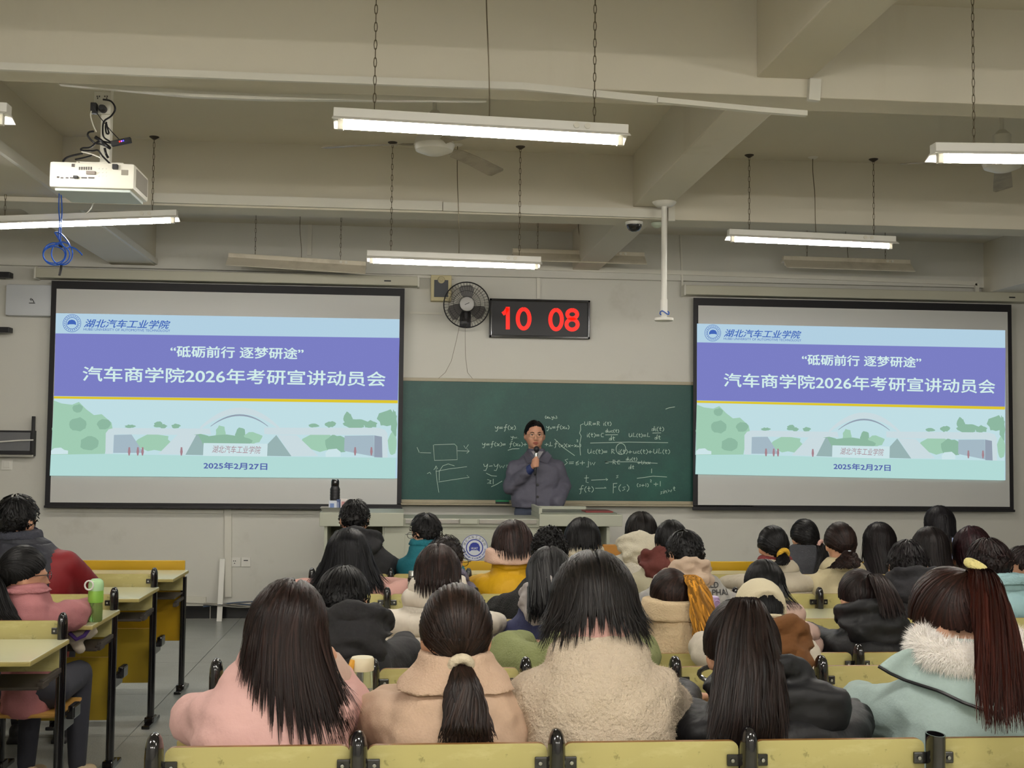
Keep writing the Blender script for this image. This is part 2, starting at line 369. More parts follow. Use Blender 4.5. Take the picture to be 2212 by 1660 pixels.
q0, q1 = pp(262, 367), pp(277, 379); MB().cbox(q0.x, q1.x, Yp-.002, Yp+.004, q1.z, q0.z, .002).build('sensor_window', m_pgrille, pj)
q0, q1 = pp(187, 370), pp(207, 378); MB().cbox(q0.x, q1.x, Yp-.012, Yp+.004, q1.z, q0.z, .003).build('plug', mat('grey_plug', '8b8078', .5), pj)
MB().cbox(x1-.004, x1+.002, Yp+.04, Yp+.27, z0+.02, z1-.015, .001).build('side_grille', m_pgrille, pj)
a = pp(215, 240); bx = a.x
MB().box(bx-.045, bx+.045, Yp+.10, Yp+.18, z1, z1+.02).cbox(bx-.11, bx+.10, Yp+.05, Yp+.25, z1+.006, z1+.014, .002).build('mount_plate', m_proj, pj)
MB().cbox(bx-.022, bx+.022, Yp+.11, Yp+.16, z1+.02, 3.50, .004).build('mount_pole', m_proj, pj)
q0, q1 = pp(192, 184), pp(228, 234); MB().cbox(q0.x, q1.x, Yp+.09, Yp+.108, q1.z, q0.z, .004).build('power_strip', m_proj, pj)
for px, py in ((199, 196), (204, 196), (216, 196), (221, 196), (200, 200), (220, 200)): q = pp(px, py); MB().box(q.x-.002, q.x+.002, Yp+.086, Yp+.092, q.z-.003, q.z+.003).build('socket_slot', m_port, pj)
MB().cbox(pp(195, 0).x, pp(208, 0).x, Yp+.05, Yp+.088, pp(0, 230).z, pp(0, 207).z, .004).build('adapter', m_blackm, pj)
MB().lathe([(.012, -.04), (.018, -.02), (.018, 0)], (pp(219, 0).x, Yp+.09, pp(0, 217).z), 14, 'y').build('adapter', m_blackm, pj)
def cab(pts, r, dy=.04, name='cable', m=m_cable, par=pj, Y=Yp):
    P = [atY(x, y, Y+dy*((i % 2)*.3+.6)) for i, (x, y) in enumerate(pts)]; out = []
    for i in range(len(P)-1):
        a, b_ = P[i], P[i+1]; pa = P[max(i-1, 0)]; pb = P[min(i+2, len(P)-1)]
        for u in (0, .25, .5, .75): out.append(.5*((2*a)+(b_-pa)*u+(2*pa-5*a+4*b_-pb)*u*u+(3*a-pa-3*b_+pb)*u**3))
    out.append(P[-1]); return MB().tube(out, r, 6).build(name, m, par, True)
cab([(222, 215), (240, 219), (249, 235), (240, 251), (225, 262), (222, 280), (224, 296), (236, 305), (244, 311)], .0042)
cab([(202, 230), (212, 248), (226, 266), (240, 283), (259, 303)], .002)
cab([(230, 264), (228, 275), (230, 288), (235, 288), (232, 276), (229, 264)], .004)
cab([(244, 311), (215, 305), (196, 318), (178, 320), (176, 325), (200, 326), (212, 325), (222, 338), (236, 352), (247, 362)], .0042)
cab([(202, 284), (192, 286), (190, 294), (203, 308), (220, 312), (238, 320)], .0045)
cab([(178, 332), (158, 336), (142, 342), (136, 352), (141, 366), (152, 377), (163, 384)], .0045)
cab([(226, 320), (229, 332), (233, 340)], .006)
cab([(162, 345), (185, 340), (198, 336)], .004)
cab([(176, 328), (200, 334), (217, 341)], .003, m=m_proj)
cab([(170, 350), (180, 360), (192, 372)], .002, m=m_chain)
cab([(197, 240), (196, 252), (202, 272), (208, 285)], .003, m=m_proj)
cab([(205, 296), (218, 304), (232, 316), (237, 320)], .008)
q = pp(262, 307)
st = MB().cbox(-.045, .045, -.012, .012, -.012, .012, .003); me = st.mesh('dongle', m_blackm); me.transform(Matrix.Rotation(rad(-14), 4, 'Y'))
dg_ = link('dongle', me, pj, q-pj.location)
for dx, c_ in ((-.004, 'ff2010'), (.012, '3030ff'), (.004, 'a040ff')):
    MB().ell((q.x+dx, Yp-.013, q.z+dx*.25), (.003,)*3, n=6).build('indicator_light', mat('led_'+c_, '000000', emit=c_, es=6), dg_)
q = pp(250, 362); MB().cbox(q.x-.012, q.x+.012, Yp-.02, Yp+.005, q.z-.01, q.z+.012, .003).build('plug', m_blackm, pj)
q = pp(165, 384); MB().cbox(q.x-.01, q.x+.01, Yp-.02, Yp+.005, q.z-.006, q.z+.006, .003).build('plug', m_blackm, pj)
cab([(200, 424), (201, 438), (196, 452), (186, 462)], .003, m=m_white, dy=.3)
# coiled blue cable
m_blue = mat('blue_network_cable', '1f57b8', .35)
bc = empty('blue_cable', atY(130, 433, 7.5), 'blue network cable hanging in a tied coil over left lamp', 'cable')
ca = lambda pts, r=.004, name='strand', m=m_blue: cab(pts, r, .02, name, m, bc, 7.48)
ca([(128, 417), (127, 450), (129, 480), (127, 515), (136, 532)])
ca([(132, 417), (134, 455), (132, 485), (131, 512), (130, 530)])
def loop(cx, cy, rx, ry, n=14): return [(cx+rx*math.cos(2*PI*i/n), cy+ry*math.sin(2*PI*i/n)) for i in range(n+1)]
ca(loop(118, 549, 25, 24), name='coil'); ca(loop(122, 551, 29, 22), name='coil'); ca(loop(134, 548, 23, 25), name='coil'); ca(loop(117, 551, 24, 18), name='coil')
ca([(118, 502), (126, 515), (140, 535), (150, 532), (145, 520), (130, 504), (118, 502)], .005)
ca([(150, 533), (162, 537), (172, 545), (178, 552)], .005)
ca([(133, 573), (131, 584), (128, 595)], .008, 'tape', m_blackm); ca([(127, 530), (131, 532), (134, 533)], .008, 'tape', m_blackm)
# pole with disc, dome camera, detector
q = atZ(1435, 437, 3.15); Yq = q.y; d0 = atY(1427, 690, Yq)
po = empty('ceiling_pole', (q.x, Yq, 3.15), 'white pole with a round end plate hanging from the ceiling joist', 'pole')
MB().lathe([(.05, -.03), (.075, -.01), (.08, 0)], q, 24).build('ceiling_flange', m_white, po, True)
MB().lathe([(.019, 0), (.019, -(3.15-d0.z)+.09)], q, 16).build('upper_tube', m_white, po, True)
MB().lathe([(.0235, -(3.15-d0.z)+.13), (.0235, -(3.15-d0.z)+.05), (.018, -(3.15-d0.z)+.01)], q, 16).build('lower_tube', m_white, po, True)
MB().lathe([(.055, -.012), (.062, -.008), (.062, .008), (.04, .012)], (q.x, Yq, d0.z), 28).build('end_plate', m_white, po, True)
MB().tube([(q.x+.03*math.cos(a), Yq-.02+.02*math.sin(a), d0.z+.04+.012*math.sin(2*a)) for a in np.linspace(0, 2*PI, 12)], .004, 5, True).build('cable_loop', m_blue, po, True)
q = atZ(1370, 480, 3.065)
dc = empty('dome_camera', q, 'black dome camera under the beam beside ceiling pole', 'camera')
MB().lathe([(.06, 0), (.06, -.02)], q, 24).build('base', m_white, dc, True); MB().lathe([(.052, -.02), (.05, -.035), (.038, -.055), (.015, -.066)], q, 24).build('dome', m_black, dc, True)
q = atZ(1419, 482, 3.065)
tag(MB().lathe([(.04, 0), (.035, -.02), (.012, -.035)], q, 20).build('smoke_detector', mat('pale_green', 'a9b3a0', .5), None, True, q), 'small pale detector under the beam right of the dome camera', 'detector')
# ------------------------------------------------------------------ projection screens
m_scr = mat('screen_fabric', 'cfcfcc', .8); m_scrb = mat('screen_border', '141217', .6)
m_case = mat('screen_case', 'bdbaa8', .5)
YS = 10.53
def em(name, c, e=.80): return mat('slide_'+name, '000000', .9, spec=0, emit=c, es=e)
SK = dict(sky='b4d2e4', band='7c80c6', gold='dfc832', pale='c2e0e6', text='d5f0ec', blue='4468ba', green='a2cdb4', green2='8fb9a2', gwhite='ccdde2', shade='a6bac6', road='b4dcd8', red='a8848c', navy='5a68ac', arch='94a0b0', greyb='9ab4b4', edge='cfe6ea')
def screen(corners, case, sl, label):
    TL, TR, BR, BL = [atY(x, y, YS) for x, y in corners]; c = (TL+BR)/2
    t = empty('projection_screen', (c.x, YS, BL.z), label, 'screen')
    def quad(name, P, th, m, par, y=0):
        b = MB(); y0 = YS-y
        vs = [(p[0], y0-th, p[1]) for p in P]+[(p[0], y0, p[1]) for p in P]; n = len(P)
        b.add(vs, [tuple(range(n)), tuple(range(n, 2*n))[::-1]]+[(i, (i+1) % n, n+(i+1) % n, n+i) for i in range(n)]); return b.build(name, m, par)
    X0, X1, Z0, Z1 = (TL.x+BL.x)/2, (TR.x+BR.x)/2, (BL.z+BR.z)/2, (TL.z+TR.z)/2
    MB().cbox(X0, X1, YS, YS+.006, Z0, Z1, .001).build('border', m_scrb, t)
    MB().box(X0+.045, X1-.04, YS-.002, YS, Z0+.03, Z1-.075 if False else Z1-.07).build('fabric', m_scr, t)
    MB().cbox(X0-.005, X1+.01, YS-.008, YS+.012, Z0-.018, Z0+.004, .004).build('weight_bar', m_blackm, t)
    ca_, cb_ = [atY(x, y, YS) for x, y in case]; zc = (ca_.z+cb_.z)/2
    cs = MB().cbox(ca_.x, cb_.x, YS-.05, YS+.09, zc-.04, zc+.045, .008).build('case', m_case, t)
    for e_ in (ca_.x-.004, cb_.x+.004): MB().cbox(e_-.008, e_+.008, YS-.055, YS+.09, zc-.05, zc+.05, .004).build('end_cap', m_trim, cs)
    MB().box(cb_.x-.30, cb_.x-.24, YS-.052, YS-.045, zc-.008, zc+.004).build('maker_plate', m_blackm, cs)
    q = [atY(x, y, YS) for x, y in sl]
    def uv(u, v):
        a = q[0].lerp(q[1], u); b_ = q[3].lerp(q[2], u); p = a.lerp(b_, v); return (p.x, p.z)
    def cr(cx, cy):
        """slide coordinates read off a flat view of the slide"""
        tp = 287+.0181*(cx-298); bt_ = 1150+.0082*(cx-278); return uv((cx-290)/1830, (cy-tp)/(bt_-tp))
    base = quad('slide', [uv(0, 0), uv(1, 0), uv(1, 1), uv(0, 1)], .001, em('sky', SK['sky']), t, .002)
    lay = [3]
    def poly(name, pts, col, e=.80):
        lay[0] += .35; o = quad(name, [cr(*p) for p in pts], .0003, em(col, SK[col], e), base, lay[0]*.001); return o
    def txt(s, x0, y0, x1, y1, col, name='lettering', off=.0, sh=0., e=.80):
        v, f, asp = text2d(s, 0, sh); b = MB(); bo_ = off*230; lay[0] += .4
        for dx, dy in (((0, 0),) if not off else ((-bo_, 0), (bo_, 0), (0, -bo_*.7), (0, bo_*.7))):
            lay[0] += .03; y = YS-lay[0]*.001; vs = []
            for a_, b__ in v:
                p = cr(x0+dx+(x1-x0)*a_, y1+dy+(y0-y1)*b__+.0181*(x1-x0)*(a_)); vs.append((p[0], y, p[1]))
            b.add(vs, f)
        return b.build(name, em(col+'_t', SK[col], e), base)
    def S(y, x): return y+.0181*(x-298)
    poly('purple_band', [(290, 395), (2122, 420), (2117, 752), (290, 728)], 'band')
    poly('gold_line', [(290, 730), (2117, 752), (2117, 768), (290, 742)], 'gold')
    poly('picture_sky', [(290, 743), (2117, 769), (2115, 1056), (282, 1040)], 'pale')
    # hill and trees
    def blob(name, cx, cy, rx, ry, col, n=18, seed=0, jag=.14):
        rr = random.Random(seed); pts = [(cx+rx*math.cos(2*PI*i/n)*(1+rr.uniform(-jag, jag)), cy-ry*math.sin(2*PI*i/n)*(1+rr.uniform(-jag, jag))) for i in range(n)]
        return poly(name, pts, col)
    poly('hill', [(289, 752), (330, 768), (385, 775), (420, 760), (460, 800), (500, 830), (540, 825), (592, 870), (600, 910), (575, 960), (560, 1040), (284, 1040)], 'green')
    for i, (x, y, r) in enumerate(((345, 800, 34), (415, 795, 28), (330, 900, 44), (420, 880, 46), (500, 890, 44), (552, 880, 36), (380, 970, 52), (480, 980, 50))): blob('hill_tree', x, y, r, r*.8, 'green2' if i % 2 else 'green', 14, i)
    for i, (x, y, rx, ry) in enumerate(((690, 890, 26, 9), (838, 880, 22, 18), (862, 888, 20, 12), (930, 888, 22, 13), (1665, 886, 26, 10), (1755, 880, 28, 16), (1850, 850, 22, 34), (1890, 875, 60, 26), (1970, 880, 40, 20), (2060, 850, 50, 44), (2100, 880, 16, 70))): blob('tree', x, y, rx, ry, 'green2', 16, 20+i, .25)
    for i, (x, y, rx, ry) in enumerate(((820, 975, 90, 45), (1060, 970, 60, 40), (1168, 925, 26, 44), (1275, 935, 28, 38), (1340, 950, 50, 30), (1200, 965, 150, 30), (1700, 975, 90, 50), (1790, 985, 60, 50), (2090, 985, 24, 60))): blob('tree', x, y, rx, ry, 'green2' if i % 2 else 'green', 16, 40+i, .16)
    # gate building
    poly('roof', [(565, 1035), (565, 925), (580, 905), (610, 898), (1110, 902), (1118, 932), (1060, 930), (1020, 935), (640, 932), (608, 935), (604, 1035)], 'gwhite')
    poly('roof', [(2066, 1055), (2064, 930), (2050, 908), (2015, 898), (1400, 897), (1400, 930), (1470, 934), (1990, 936), (2022, 942), (2036, 965), (2038, 1055)], 'gwhite')
    poly('glazing', [(608, 935), (700, 933), (765, 1030), (606, 1030)], 'shade'); poly('glazing', [(1832, 940), (1990, 938), (1994, 1050), (1830, 1020)], 'shade'); poly('doorway', [(1992, 938), (2034, 945), (2038, 1055), (1994, 1053)], 'arch')
    poly('pier', [(940, 935), (1040, 935), (985, 1040), (842, 1036)], 'gwhite'); poly('pier', [(1470, 936), (1575, 938), (1692, 1046), (1548, 1048)], 'gwhite')
    poly('hedge_shadow', [(1040, 935), (1050, 935), (1085, 1000), (1082, 1042), (985, 1040)], 'greyb'); poly('hedge_shadow', [(1465, 936), (1548, 1048), (1418, 1046), (1418, 985)], 'greyb')
    def arcp(x0, x1, yb, yt, w): 
        n = 14; o = []; xm = (x0+x1)/2
        for i in range(n+1): x = x0+(x1-x0)*i/n; o.append((x, yb-(yb-yt)*(1-((x-xm)/((x1-x0)/2))**2)))
        return o+[(x, y+w*(.4+.6*(1-abs((x-xm)/((x1-x0)/2))**2))) for x, y in o[::-1]]
    poly('arch', arcp(1060, 1480, 893, 790, 34), 'gwhite'); poly('arch_shadow', arcp(1115, 1420, 888, 826, 9), 'arch')
    poly('forecourt', [(283, 1040), (560, 1035), (1080, 1046), (2112, 1056), (2110, 1166), (280, 1150)], 'road')
    poly('sign_wall', [(1080, 978), (1420, 982), (1418, 1050), (1078, 1046)], 'edge')
    txt('湖北汽车工业学院', 1125, 990, 1385, 1030, 'red', sh=.25)
    poly('car', [(284, 1018), (300, 1005), (335, 1002), (352, 1014), (372, 1018), (372, 1036), (284, 1038)], 'edge'); poly('car', [(1730, 1030), (1745, 1012), (1790, 1008), (1812, 1025), (1812, 1050), (1732, 1052)], 'edge')
    for x in (690, 735, 760, 964, 1890, 1978): poly('figure', [(x-4, 1000), (x+4, 1000), (x+7, 1025), (x+3, 1044), (x-3, 1044), (x-7, 1025)], 'red')
    # emblem, headings
    def ring(cx, cy, r0, r1, col):
        n = 32; b = MB(); lay[0] += .35; y = YS-lay[0]*.001; vs = []
        for i in range(n):
            a = 2*PI*i/n
            for r in (r0, r1): p = cr(cx+r*math.cos(a), cy-r*math.sin(a)); vs.append((p[0], y, p[1]))
        b.add(vs, [(2*i, 2*i+1, (2*i+3) % (2*n), (2*i+2) % (2*n)) for i in range(n)]); b.build('emblem_ring', em(col+'_t', SK[col]), base)
    ex, ey = 378, 342
    ring(ex, ey, 45, 47.5, 'blue'); ring(ex, ey, 29, 32, 'blue')
    for k in range(22):
        a = 2*PI*k/22; dx, dy = 38*math.cos(a), -38*math.sin(a); poly('emblem_character', [(ex+dx-3, ey+dy-3), (ex+dx+3, ey+dy-2), (ex+dx+2, ey+dy+3), (ex+dx-2, ey+dy+2)], 'blue')
    poly('emblem_car', [(355, 352), (356, 338), (364, 327), (378, 323), (392, 327), (400, 338), (401, 352), (390, 348), (366, 348)], 'blue')
    txt('湖北汽车工业学院', 442, 320, 893, 364, 'blue', sh=.3, off=.004)
    txt('HUBEI UNIVERSITY OF AUTOMOTIVE TECHNOLOGY', 440, 368, 893, 381, 'blue')
    txt('“砥砺前行 逐梦研途”', 898, 462, 1603, 522, 'text', 'heading', .007)
    txt('汽车商学院2026年考研宣讲动员会', 442, 572, 2048, 650, 'text', 'heading', .007)
    txt('2025年2月27日', 1084, 1078, 1420, 1114, 'navy', 'date_line', .006)
    return t
screen([(110, 605), (874, 625), (867, 1098), (98, 1093)], [(80, 592), (903, 609)], [(121, 677), (863, 690), (858, 1034), (113, 1028)], 'large roll-down screen on the left side, showing a purple title slide')
screen([(1499, 642), (2187, 660), (2188, 1103), (1496, 1098)], [(1478, 627), (2240, 646)], [(1505.6, 699.5), (2171, 714), (2171.6, 1038), (1504.6, 1025)], 'large roll-down screen on the right side, showing a purple title slide')
# ------------------------------------------------------------------ blackboard with chalk writing
m_board = stain(stain(mat('green_board', '0a4640', .5, .08, 2), '2e7a64', 1.6, .5, .8, .35), '4f7d58', 60, .5, .75, .12)
bx0, bx1, bz0, bz1 = -.55, 3.15, 1.055, 2.115
bo = empty('blackboard', (1.3, WY, bz0), 'long green chalkboard between the two screens, covered in chalk formulas', 'board')
MB().box(bx0, bx1, WY-.045, WY-.002, bz0, bz1).build('board_surface', m_board, bo)
m_alu = mat('board_frame_alloy', 'a29880', .45, .05, 4)
MB().cbox(bx0-.02, bx1+.02, WY-.055, WY-.002, bz1, bz1+.03, .003).build('top_rail', m_alu, bo)
MB().cbox(bx0-.02, bx1+.02, WY-.055, WY-.002, bz0-.03, bz0, .003).cbox(bx0-.02, bx1+.02, WY-.12, WY-.002, bz0-.045, bz0-.03, .004).build('chalk_ledge', m_alu, bo)
for x in (bx0-.02, bx1): MB().cbox(x, x+.02, WY-.055, WY-.002, bz0, bz1, .003).build('side_rail', m_alu, bo)
GL = {'y': (.62, [[(0, .6), (.12, .25), (.35, .3), (.5, .62)], [(.5, .62), (.42, .1), (.25, -.35), (.02, -.3)]]),
 '=': (.7, [[(0, .42), (.55, .46)], [(0, .2), (.55, .24)]]), 'f': (.6, [[(.55, .9), (.35, .95), (.25, .6), (.18, -.2), (.05, -.35)], [(0, .4), (.5, .46)]]),
 '(': (.35, [[(.25, .8), (.05, .5), (.05, .2), (.22, -.1)]]), ')': (.35, [[(.05, .8), (.25, .5), (.25, .2), (.05, -.1)]]),
 'x': (.55, [[(0, .5), (.2, .45), (.3, .1), (.5, .05)], [(.5, .5), (0, .02)]]), '0': (.35, [[(.12, .3), (.02, .15), (.12, 0), (.25, .12), (.12, .3)]]),
 '+': (.75, [[(0, .3), (.6, .34)], [(.3, .6), (.28, .02)]]), '-': (.55, [[(0, .3), (.42, .33)]]), '1': (.3, [[(.1, .8), (.08, 0)]]),
 '2': (.5, [[(0, .65), (.2, .8), (.35, .6), (.05, .05), (.42, .08)]]), 'R': (.65, [[(.05, 0), (.1, .8)], [(.02, .8), (.4, .75), (.4, .5), (.1, .42), (.5, 0)]]),
 'i': (.25, [[(.08, .5), (.08, 0), (.18, .03)], [(.1, .72), (.11, .76)]]), 't': (.45, [[(.18, .8), (.15, .1), (.35, .05)], [(0, .5), (.38, .54)]]),
 'C': (.6, [[(.48, .7), (.2, .75), (.05, .4), (.15, .05), (.48, .05)]]), 'c': (.45, [[(.35, .45), (.1, .45), (.05, .1), (.38, .05)]]),
 'd': (.55, [[(.35, .4), (.1, .42), (.05, .08), (.3, .05), (.45, .95)], [(.43, .5), (.42, .05)]]), 'L': (.6, [[(.15, .95), (.02, .1), (.5, .12)]]),
 'u': (.55, [[(0, .5), (.05, .08), (.3, .08), (.42, .5), (.42, .05)]]), 'U': (.7, [[(.05, .85), (.02, .2), (.2, .0), (.45, .2), (.55, .85), (.52, .1)]]),
 's': (.45, [[(.38, .5), (.08, .45), (.32, .18), (.05, .02)]]), 'S': (.55, [[(.45, .85), (.1, .75), (.4, .35), (.05, .02)]]),
 '6': (.5, [[(.4, .6), (.08, .35), (.1, .02), (.4, .1), (.3, .35), (.08, .25)]]), 'j': (.4, [[(.25, .6), (.22, -.3), (0, -.25)], [(.26, .8), (.27, .84)]]),
 'w': (.75, [[(0, .45), (.1, .02), (.28, .35), (.42, .02), (.6, .45)]]), 'F': (.6, [[(.1, -.3), (.12, .9)], [(.08, .9), (.5, .95)], [(.1, .45), (.4, .5)]]),
 'n': (.5, [[(.02, .45), (.02, 0)], [(.02, .35), (.25, .45), (.35, 0)]]), ',': (.25, [[(.08, .08), (.04, -.12)]]), ' ': (.4, []), '.': (.2, [[(.05, .05), (.08, .08)]]),
 'T': (.6, [[(0, .7), (.5, .5), (.0, .1), (.5, .12)], [(.35, .6), (.35, .1)]]), 'm': (.7, [[(0, 0), (.05, .4), (.2, 0), (.3, .4), (.5, 0)]])}
m_chalk = mat('chalk', 'b9cfc2', .9); YC = WY-.046; jit = random.Random(3)
def kz(x, y): p = atY(1020+x/4.608, 860+y/4.608, YC); return (p.x, p.z)
def chalk(lines, w=.0052, name='chalk_line'):
    b = MB()
    for ln in lines:
        s = stroke([kz(*p) for p in ln], w, YC)
        if name == 'chalk_line': s.build(name, m_chalk, bo)
        else: b.add(s.v, s.f)
    if b.v: b.build(name, m_chalk, bo)
def write(s, x, y, h, slope=0.):
    ls = []; x0 = x; h *= 1.12; k = 1.22
    for ch in s:
        wd_, st_ = GL[ch]
        for g in st_: ls.append([(x+a*h*k+jit.uniform(-1, 1), y-bb_*h+slope*(x-x0)+jit.uniform(-1, 1)) for a, bb_ in g])
        x += wd_*h*1.05*k
    return chalk(ls, name='chalk_formula')
for a in (('y=f(x).', 228, 315, 46), ('(x0,y0).', 725, 205, 30), ('yw.', 385, 405, 34), ('y0=f(x0)', 738, 310, 42), ('y=f(x)= f(x0)+f', 100, 480, 44), ('+1 f"'.replace('"', ''), 722, 480, 46), ('(x)(x-x0)', 860, 490, 40),
 ('y-yw=', 112, 700, 62), ('T1', 150, 860, 60), ('UR=R i(t)', 1118, 275, 42), ('i(t)=C', 1140, 390, 46), ('duc(t)', 1325, 345, 36), ('dt', 1360, 425, 46), ('UL(t)=L', 1560, 390, 40), ('di(t)', 1785, 330, 46), ('dt', 1815, 415, 46),
 ('Ur(t)= R i(t)+uc(t)+UL(t)'.replace('r', 'c'), 1150, 555, 48), ('2', 1040, 440, 26), ('S=6+jw', 915, 670, 62), ('= RC', 1325, 660, 46), ('du(t)', 1530, 625, 36), ('dt', 1555, 710, 44), ('+Uxx', 1645, 660, 36),
 ('t', 1115, 850, 90), ('s', 1430, 800, 50), ('1', 1780, 750, 50), ('f(t)', 1065, 935, 60), ('F(s)', 1395, 925, 70), ('(s+1)', 1640, 885, 38), ('2', 1770, 840, 28), ('+1', 1805, 880, 56)): write(*a)
write('sinwt', 1870, 960, 46, -.28)
chalk([[(1325, 368), (1450, 366)], [(1795, 350), (1880, 348)], [(1175, 450), (1560, 440), (1950, 446)], [(1325, 638), (1600, 636), (1845, 652)], [(1640, 802), (1800, 780), (1938, 788)], [(760, 478), (800, 476)]])
chalk([[(820, 410), (900, 490), (1020, 575)], [(355, 522), (400, 508), (470, 505)], [(140, 750), (190, 775), (245, 780)], [(190, 885), (245, 860), (298, 828)], [(1925, 112), (1965, 97), (2018, 90)], [(1185, 820), (1350, 812), (1330, 800)], [(1350, 812), (1335, 824)], [(1225, 900), (1335, 898), (1318, 886)]])
chalk([[(1108, 258), (1078, 270), (1080, 320), (1068, 350), (1085, 380), (1070, 460), (1078, 572)]])
chalk([[(1480+48*math.cos(a), 508+56*math.sin(a)) for a in np.linspace(0, 2*PI, 18)]])
def kb(x, y): return ((840+x/2.964-1020)*4.608, (560+y/2.964-860)*4.608)
for g in ([(200, 1240), (270, 1242)], [(285, 1190), (292, 1290), (438, 1285), (435, 1200), (420, 1185), (290, 1190)], [(440, 1228), (515, 1230), (500, 1215)], [(515, 1230), (498, 1244)], [(180, 1205), (195, 1240)], [(480, 1195), (492, 1215), (510, 1188)], [(302, 1355), (308, 1420), (320, 1495)], [(300, 1325), (305, 1360), (380, 1345), (500, 1330)], [(318, 1428), (400, 1415), (515, 1398), (500, 1385)], [(322, 1420), (322, 1360), (345, 1325), (380, 1312), (420, 1325)], [(245, 1375), (262, 1365), (270, 1378)], [(288, 1350), (305, 1325), (312, 1345)]):
    chalk([[kb(*p) for p in g]], .004, 'chalk_sketch')
p = atY(1085, 1080, WY-.09)
er = empty('board_eraser', (p.x, WY-.09, bz0-.03), 'small green board eraser on the chalk ledge beside the lecturer', 'eraser')
MB().cbox(p.x-.06, p.x+.06, WY-.11, WY-.07, bz0-.03, bz0-.012, .003).build('felt_pad', m_blackm, er); MB().cbox(p.x-.06, p.x+.06, WY-.11, WY-.07, bz0-.012, bz0+.002, .003).build('grip', mat('eraser_green', '1d8a55', .5), er)
# ------------------------------------------------------------------ digital clock, wall fan, loudspeaker
ck = empty('digital_clock', (1.2, WY, 2.517), 'black digital wall clock with red figures reading 10 08', 'clock')
c0, c1 = atY(1058, 645, WY-.06), atY(1274, 733, WY-.06)
MB().cbox(c0.x, c1.x, WY-.06, WY-.002, c1.z, c0.z, .006).build('case', m_blackm, ck)
for a in ((c0.x, c1.x, c0.z-.022, c0.z), (c0.x, c1.x, c1.z, c1.z+.022), (c0.x, c0.x+.02, c1.z, c0.z), (c1.x-.02, c1.x, c1.z, c0.z)): MB().cbox(a[0], a[1], WY-.072, WY-.058, a[2], a[3], .004).build('bezel', m_black, ck)
m_red = mat('red_led_digit', '200000', .5, emit='ff1808', es=1.1)
YD = WY-.062
def dig(x, y): p = atY(920+x/5.821, 580+y/5.821, YD); return (p.x, p.z)
def digit(strokes):
    b = MB()
    for s in strokes:
        q = stroke([dig(*p) for p in s], .036, YD); b.add(q.v, q.f)
    b.build('digit', m_red, ck)
digit([[(965, 575), (1000, 550), (1030, 500)], [(1030, 485), (1030, 768)]])
def oval(cx, cy, rx, ry): return [(cx+rx*math.sin(a), cy-ry*math.cos(a)) for a in np.linspace(0, 2*PI, 28)]
digit([oval(1229, 635, 74, 122)]); digit([oval(1637, 645, 73, 122)])
digit([oval(1840, 578, 62, 52), oval(1838, 706, 70, 64)])
fc = atY(1008, 659, 10.42)
wf = empty('wall_fan', fc, 'round wall fan with wire cage left of the digital clock', 'fan')
m_wire = mat('dark_wire', '2a282a', .4, metal=.3); fr = .203
def circ(c, r, y, n=40): return [(c.x+r*math.cos(2*PI*i/n), c.y+y, c.z+r*math.sin(2*PI*i/n)) for i in range(n)]
MB().tube(circ(fc, fr, 0), .006, 6, True).build('rim', m_blackm, wf, True)
b = MB()
for r in (.07, .12, .16): b.tube(circ(fc, r, -.045+.0*r-(.2-r)*.12), .0016, 4, True)
for i in range(44):
    a = 2*PI*i/44; u = Vector((math.cos(a), 0, math.sin(a)))
    for s_ in (-1, 1): b.tube([fc+u*.05+Vector((0, s_*.065, 0)), fc+u*.13+Vector((0, s_*.055, 0)), fc+u*.185+Vector((0, s_*.03, 0)), fc+u*fr], .0013, 3)
b.build('wire_cage', m_wire, wf)
MB().lathe([(.055, -.075), (.062, -.07), (.062, -.06)], fc, 28, 'y').build('badge', mat('fan_badge', 'b8b6b4', .35), wf, True)
s_ = stroke([(fc.x-.02, fc.z-.008), (fc.x-.005, fc.z+.0), (fc.x+.004, fc.z+.003), (fc.x+.02, fc.z+.012)], .005, fc.y-.076); s_.build('badge_mark', m_blackm, wf)
m_fb = mat('smoke_fan_blade', '5b5856', .35)
for k in range(3):
    a0 = rad(80+120*k); rings = []
    for q_, da, hw in ((.04, 0, .02), (.09, .12, .05), (.14, .2, .068), (.175, .22, .045)):
        a = a0+da; u = Vector((math.cos(a), 0, math.sin(a))); w = Vector((-u.z, 0, u.x))
        rings.append([fc+u*q_+w*s*hw+Vector((0, s*.018+e, 0)) for s, e in ((-1, -.001), (1, -.001), (1, .001), (-1, .001))])
    MB().loft(rings).build('blade', m_fb, wf, True)
MB().lathe([(.045, .0), (.05, .02), (.05, .09), (.03, .11)], fc, 20, 'y').build('motor', m_blackm, wf, True)
MB().cbox(fc.x-.02, fc.x+.02, fc.y+.08, WY-.03, fc.z-.13, fc.z-.09, .005).cbox(fc.x-.015, fc.x+.015, fc.y+.05, fc.y+.09, fc.z-.12, fc.z-.02, .004).cbox(fc.x-.05, fc.x+.05, WY-.03, WY, fc.z-.18, fc.z-.03, .006).build('wall_bracket', m_blackm, wf)
q = atY(1002, 697, 10.36); MB().cbox(q.x-.028, q.x+.028, 10.34, 10.4, q.z-.012, q.z+.012, .004).build('switch_box', m_blackm, wf)
for pts in ([(992, 706), (986, 735), (975, 780), (962, 805), (947, 818)], [(1005, 706), (1005, 740), (1006, 775), (1010, 805), (1022, 820)]): MB().tube([atY(x, y, 10.40+.2*(y-706)/115) for x, y in pts], .0016, 5).build('pull_cord', m_chain, wf, True)
c0, c1 = atY(931, 594, WY-.1), atY(975, 651, WY-.1)
sp = empty('wall_loudspeaker', ((c0.x+c1.x)/2, WY, c1.z), 'cream wall loudspeaker with grey cloth front behind the fan', 'speaker')
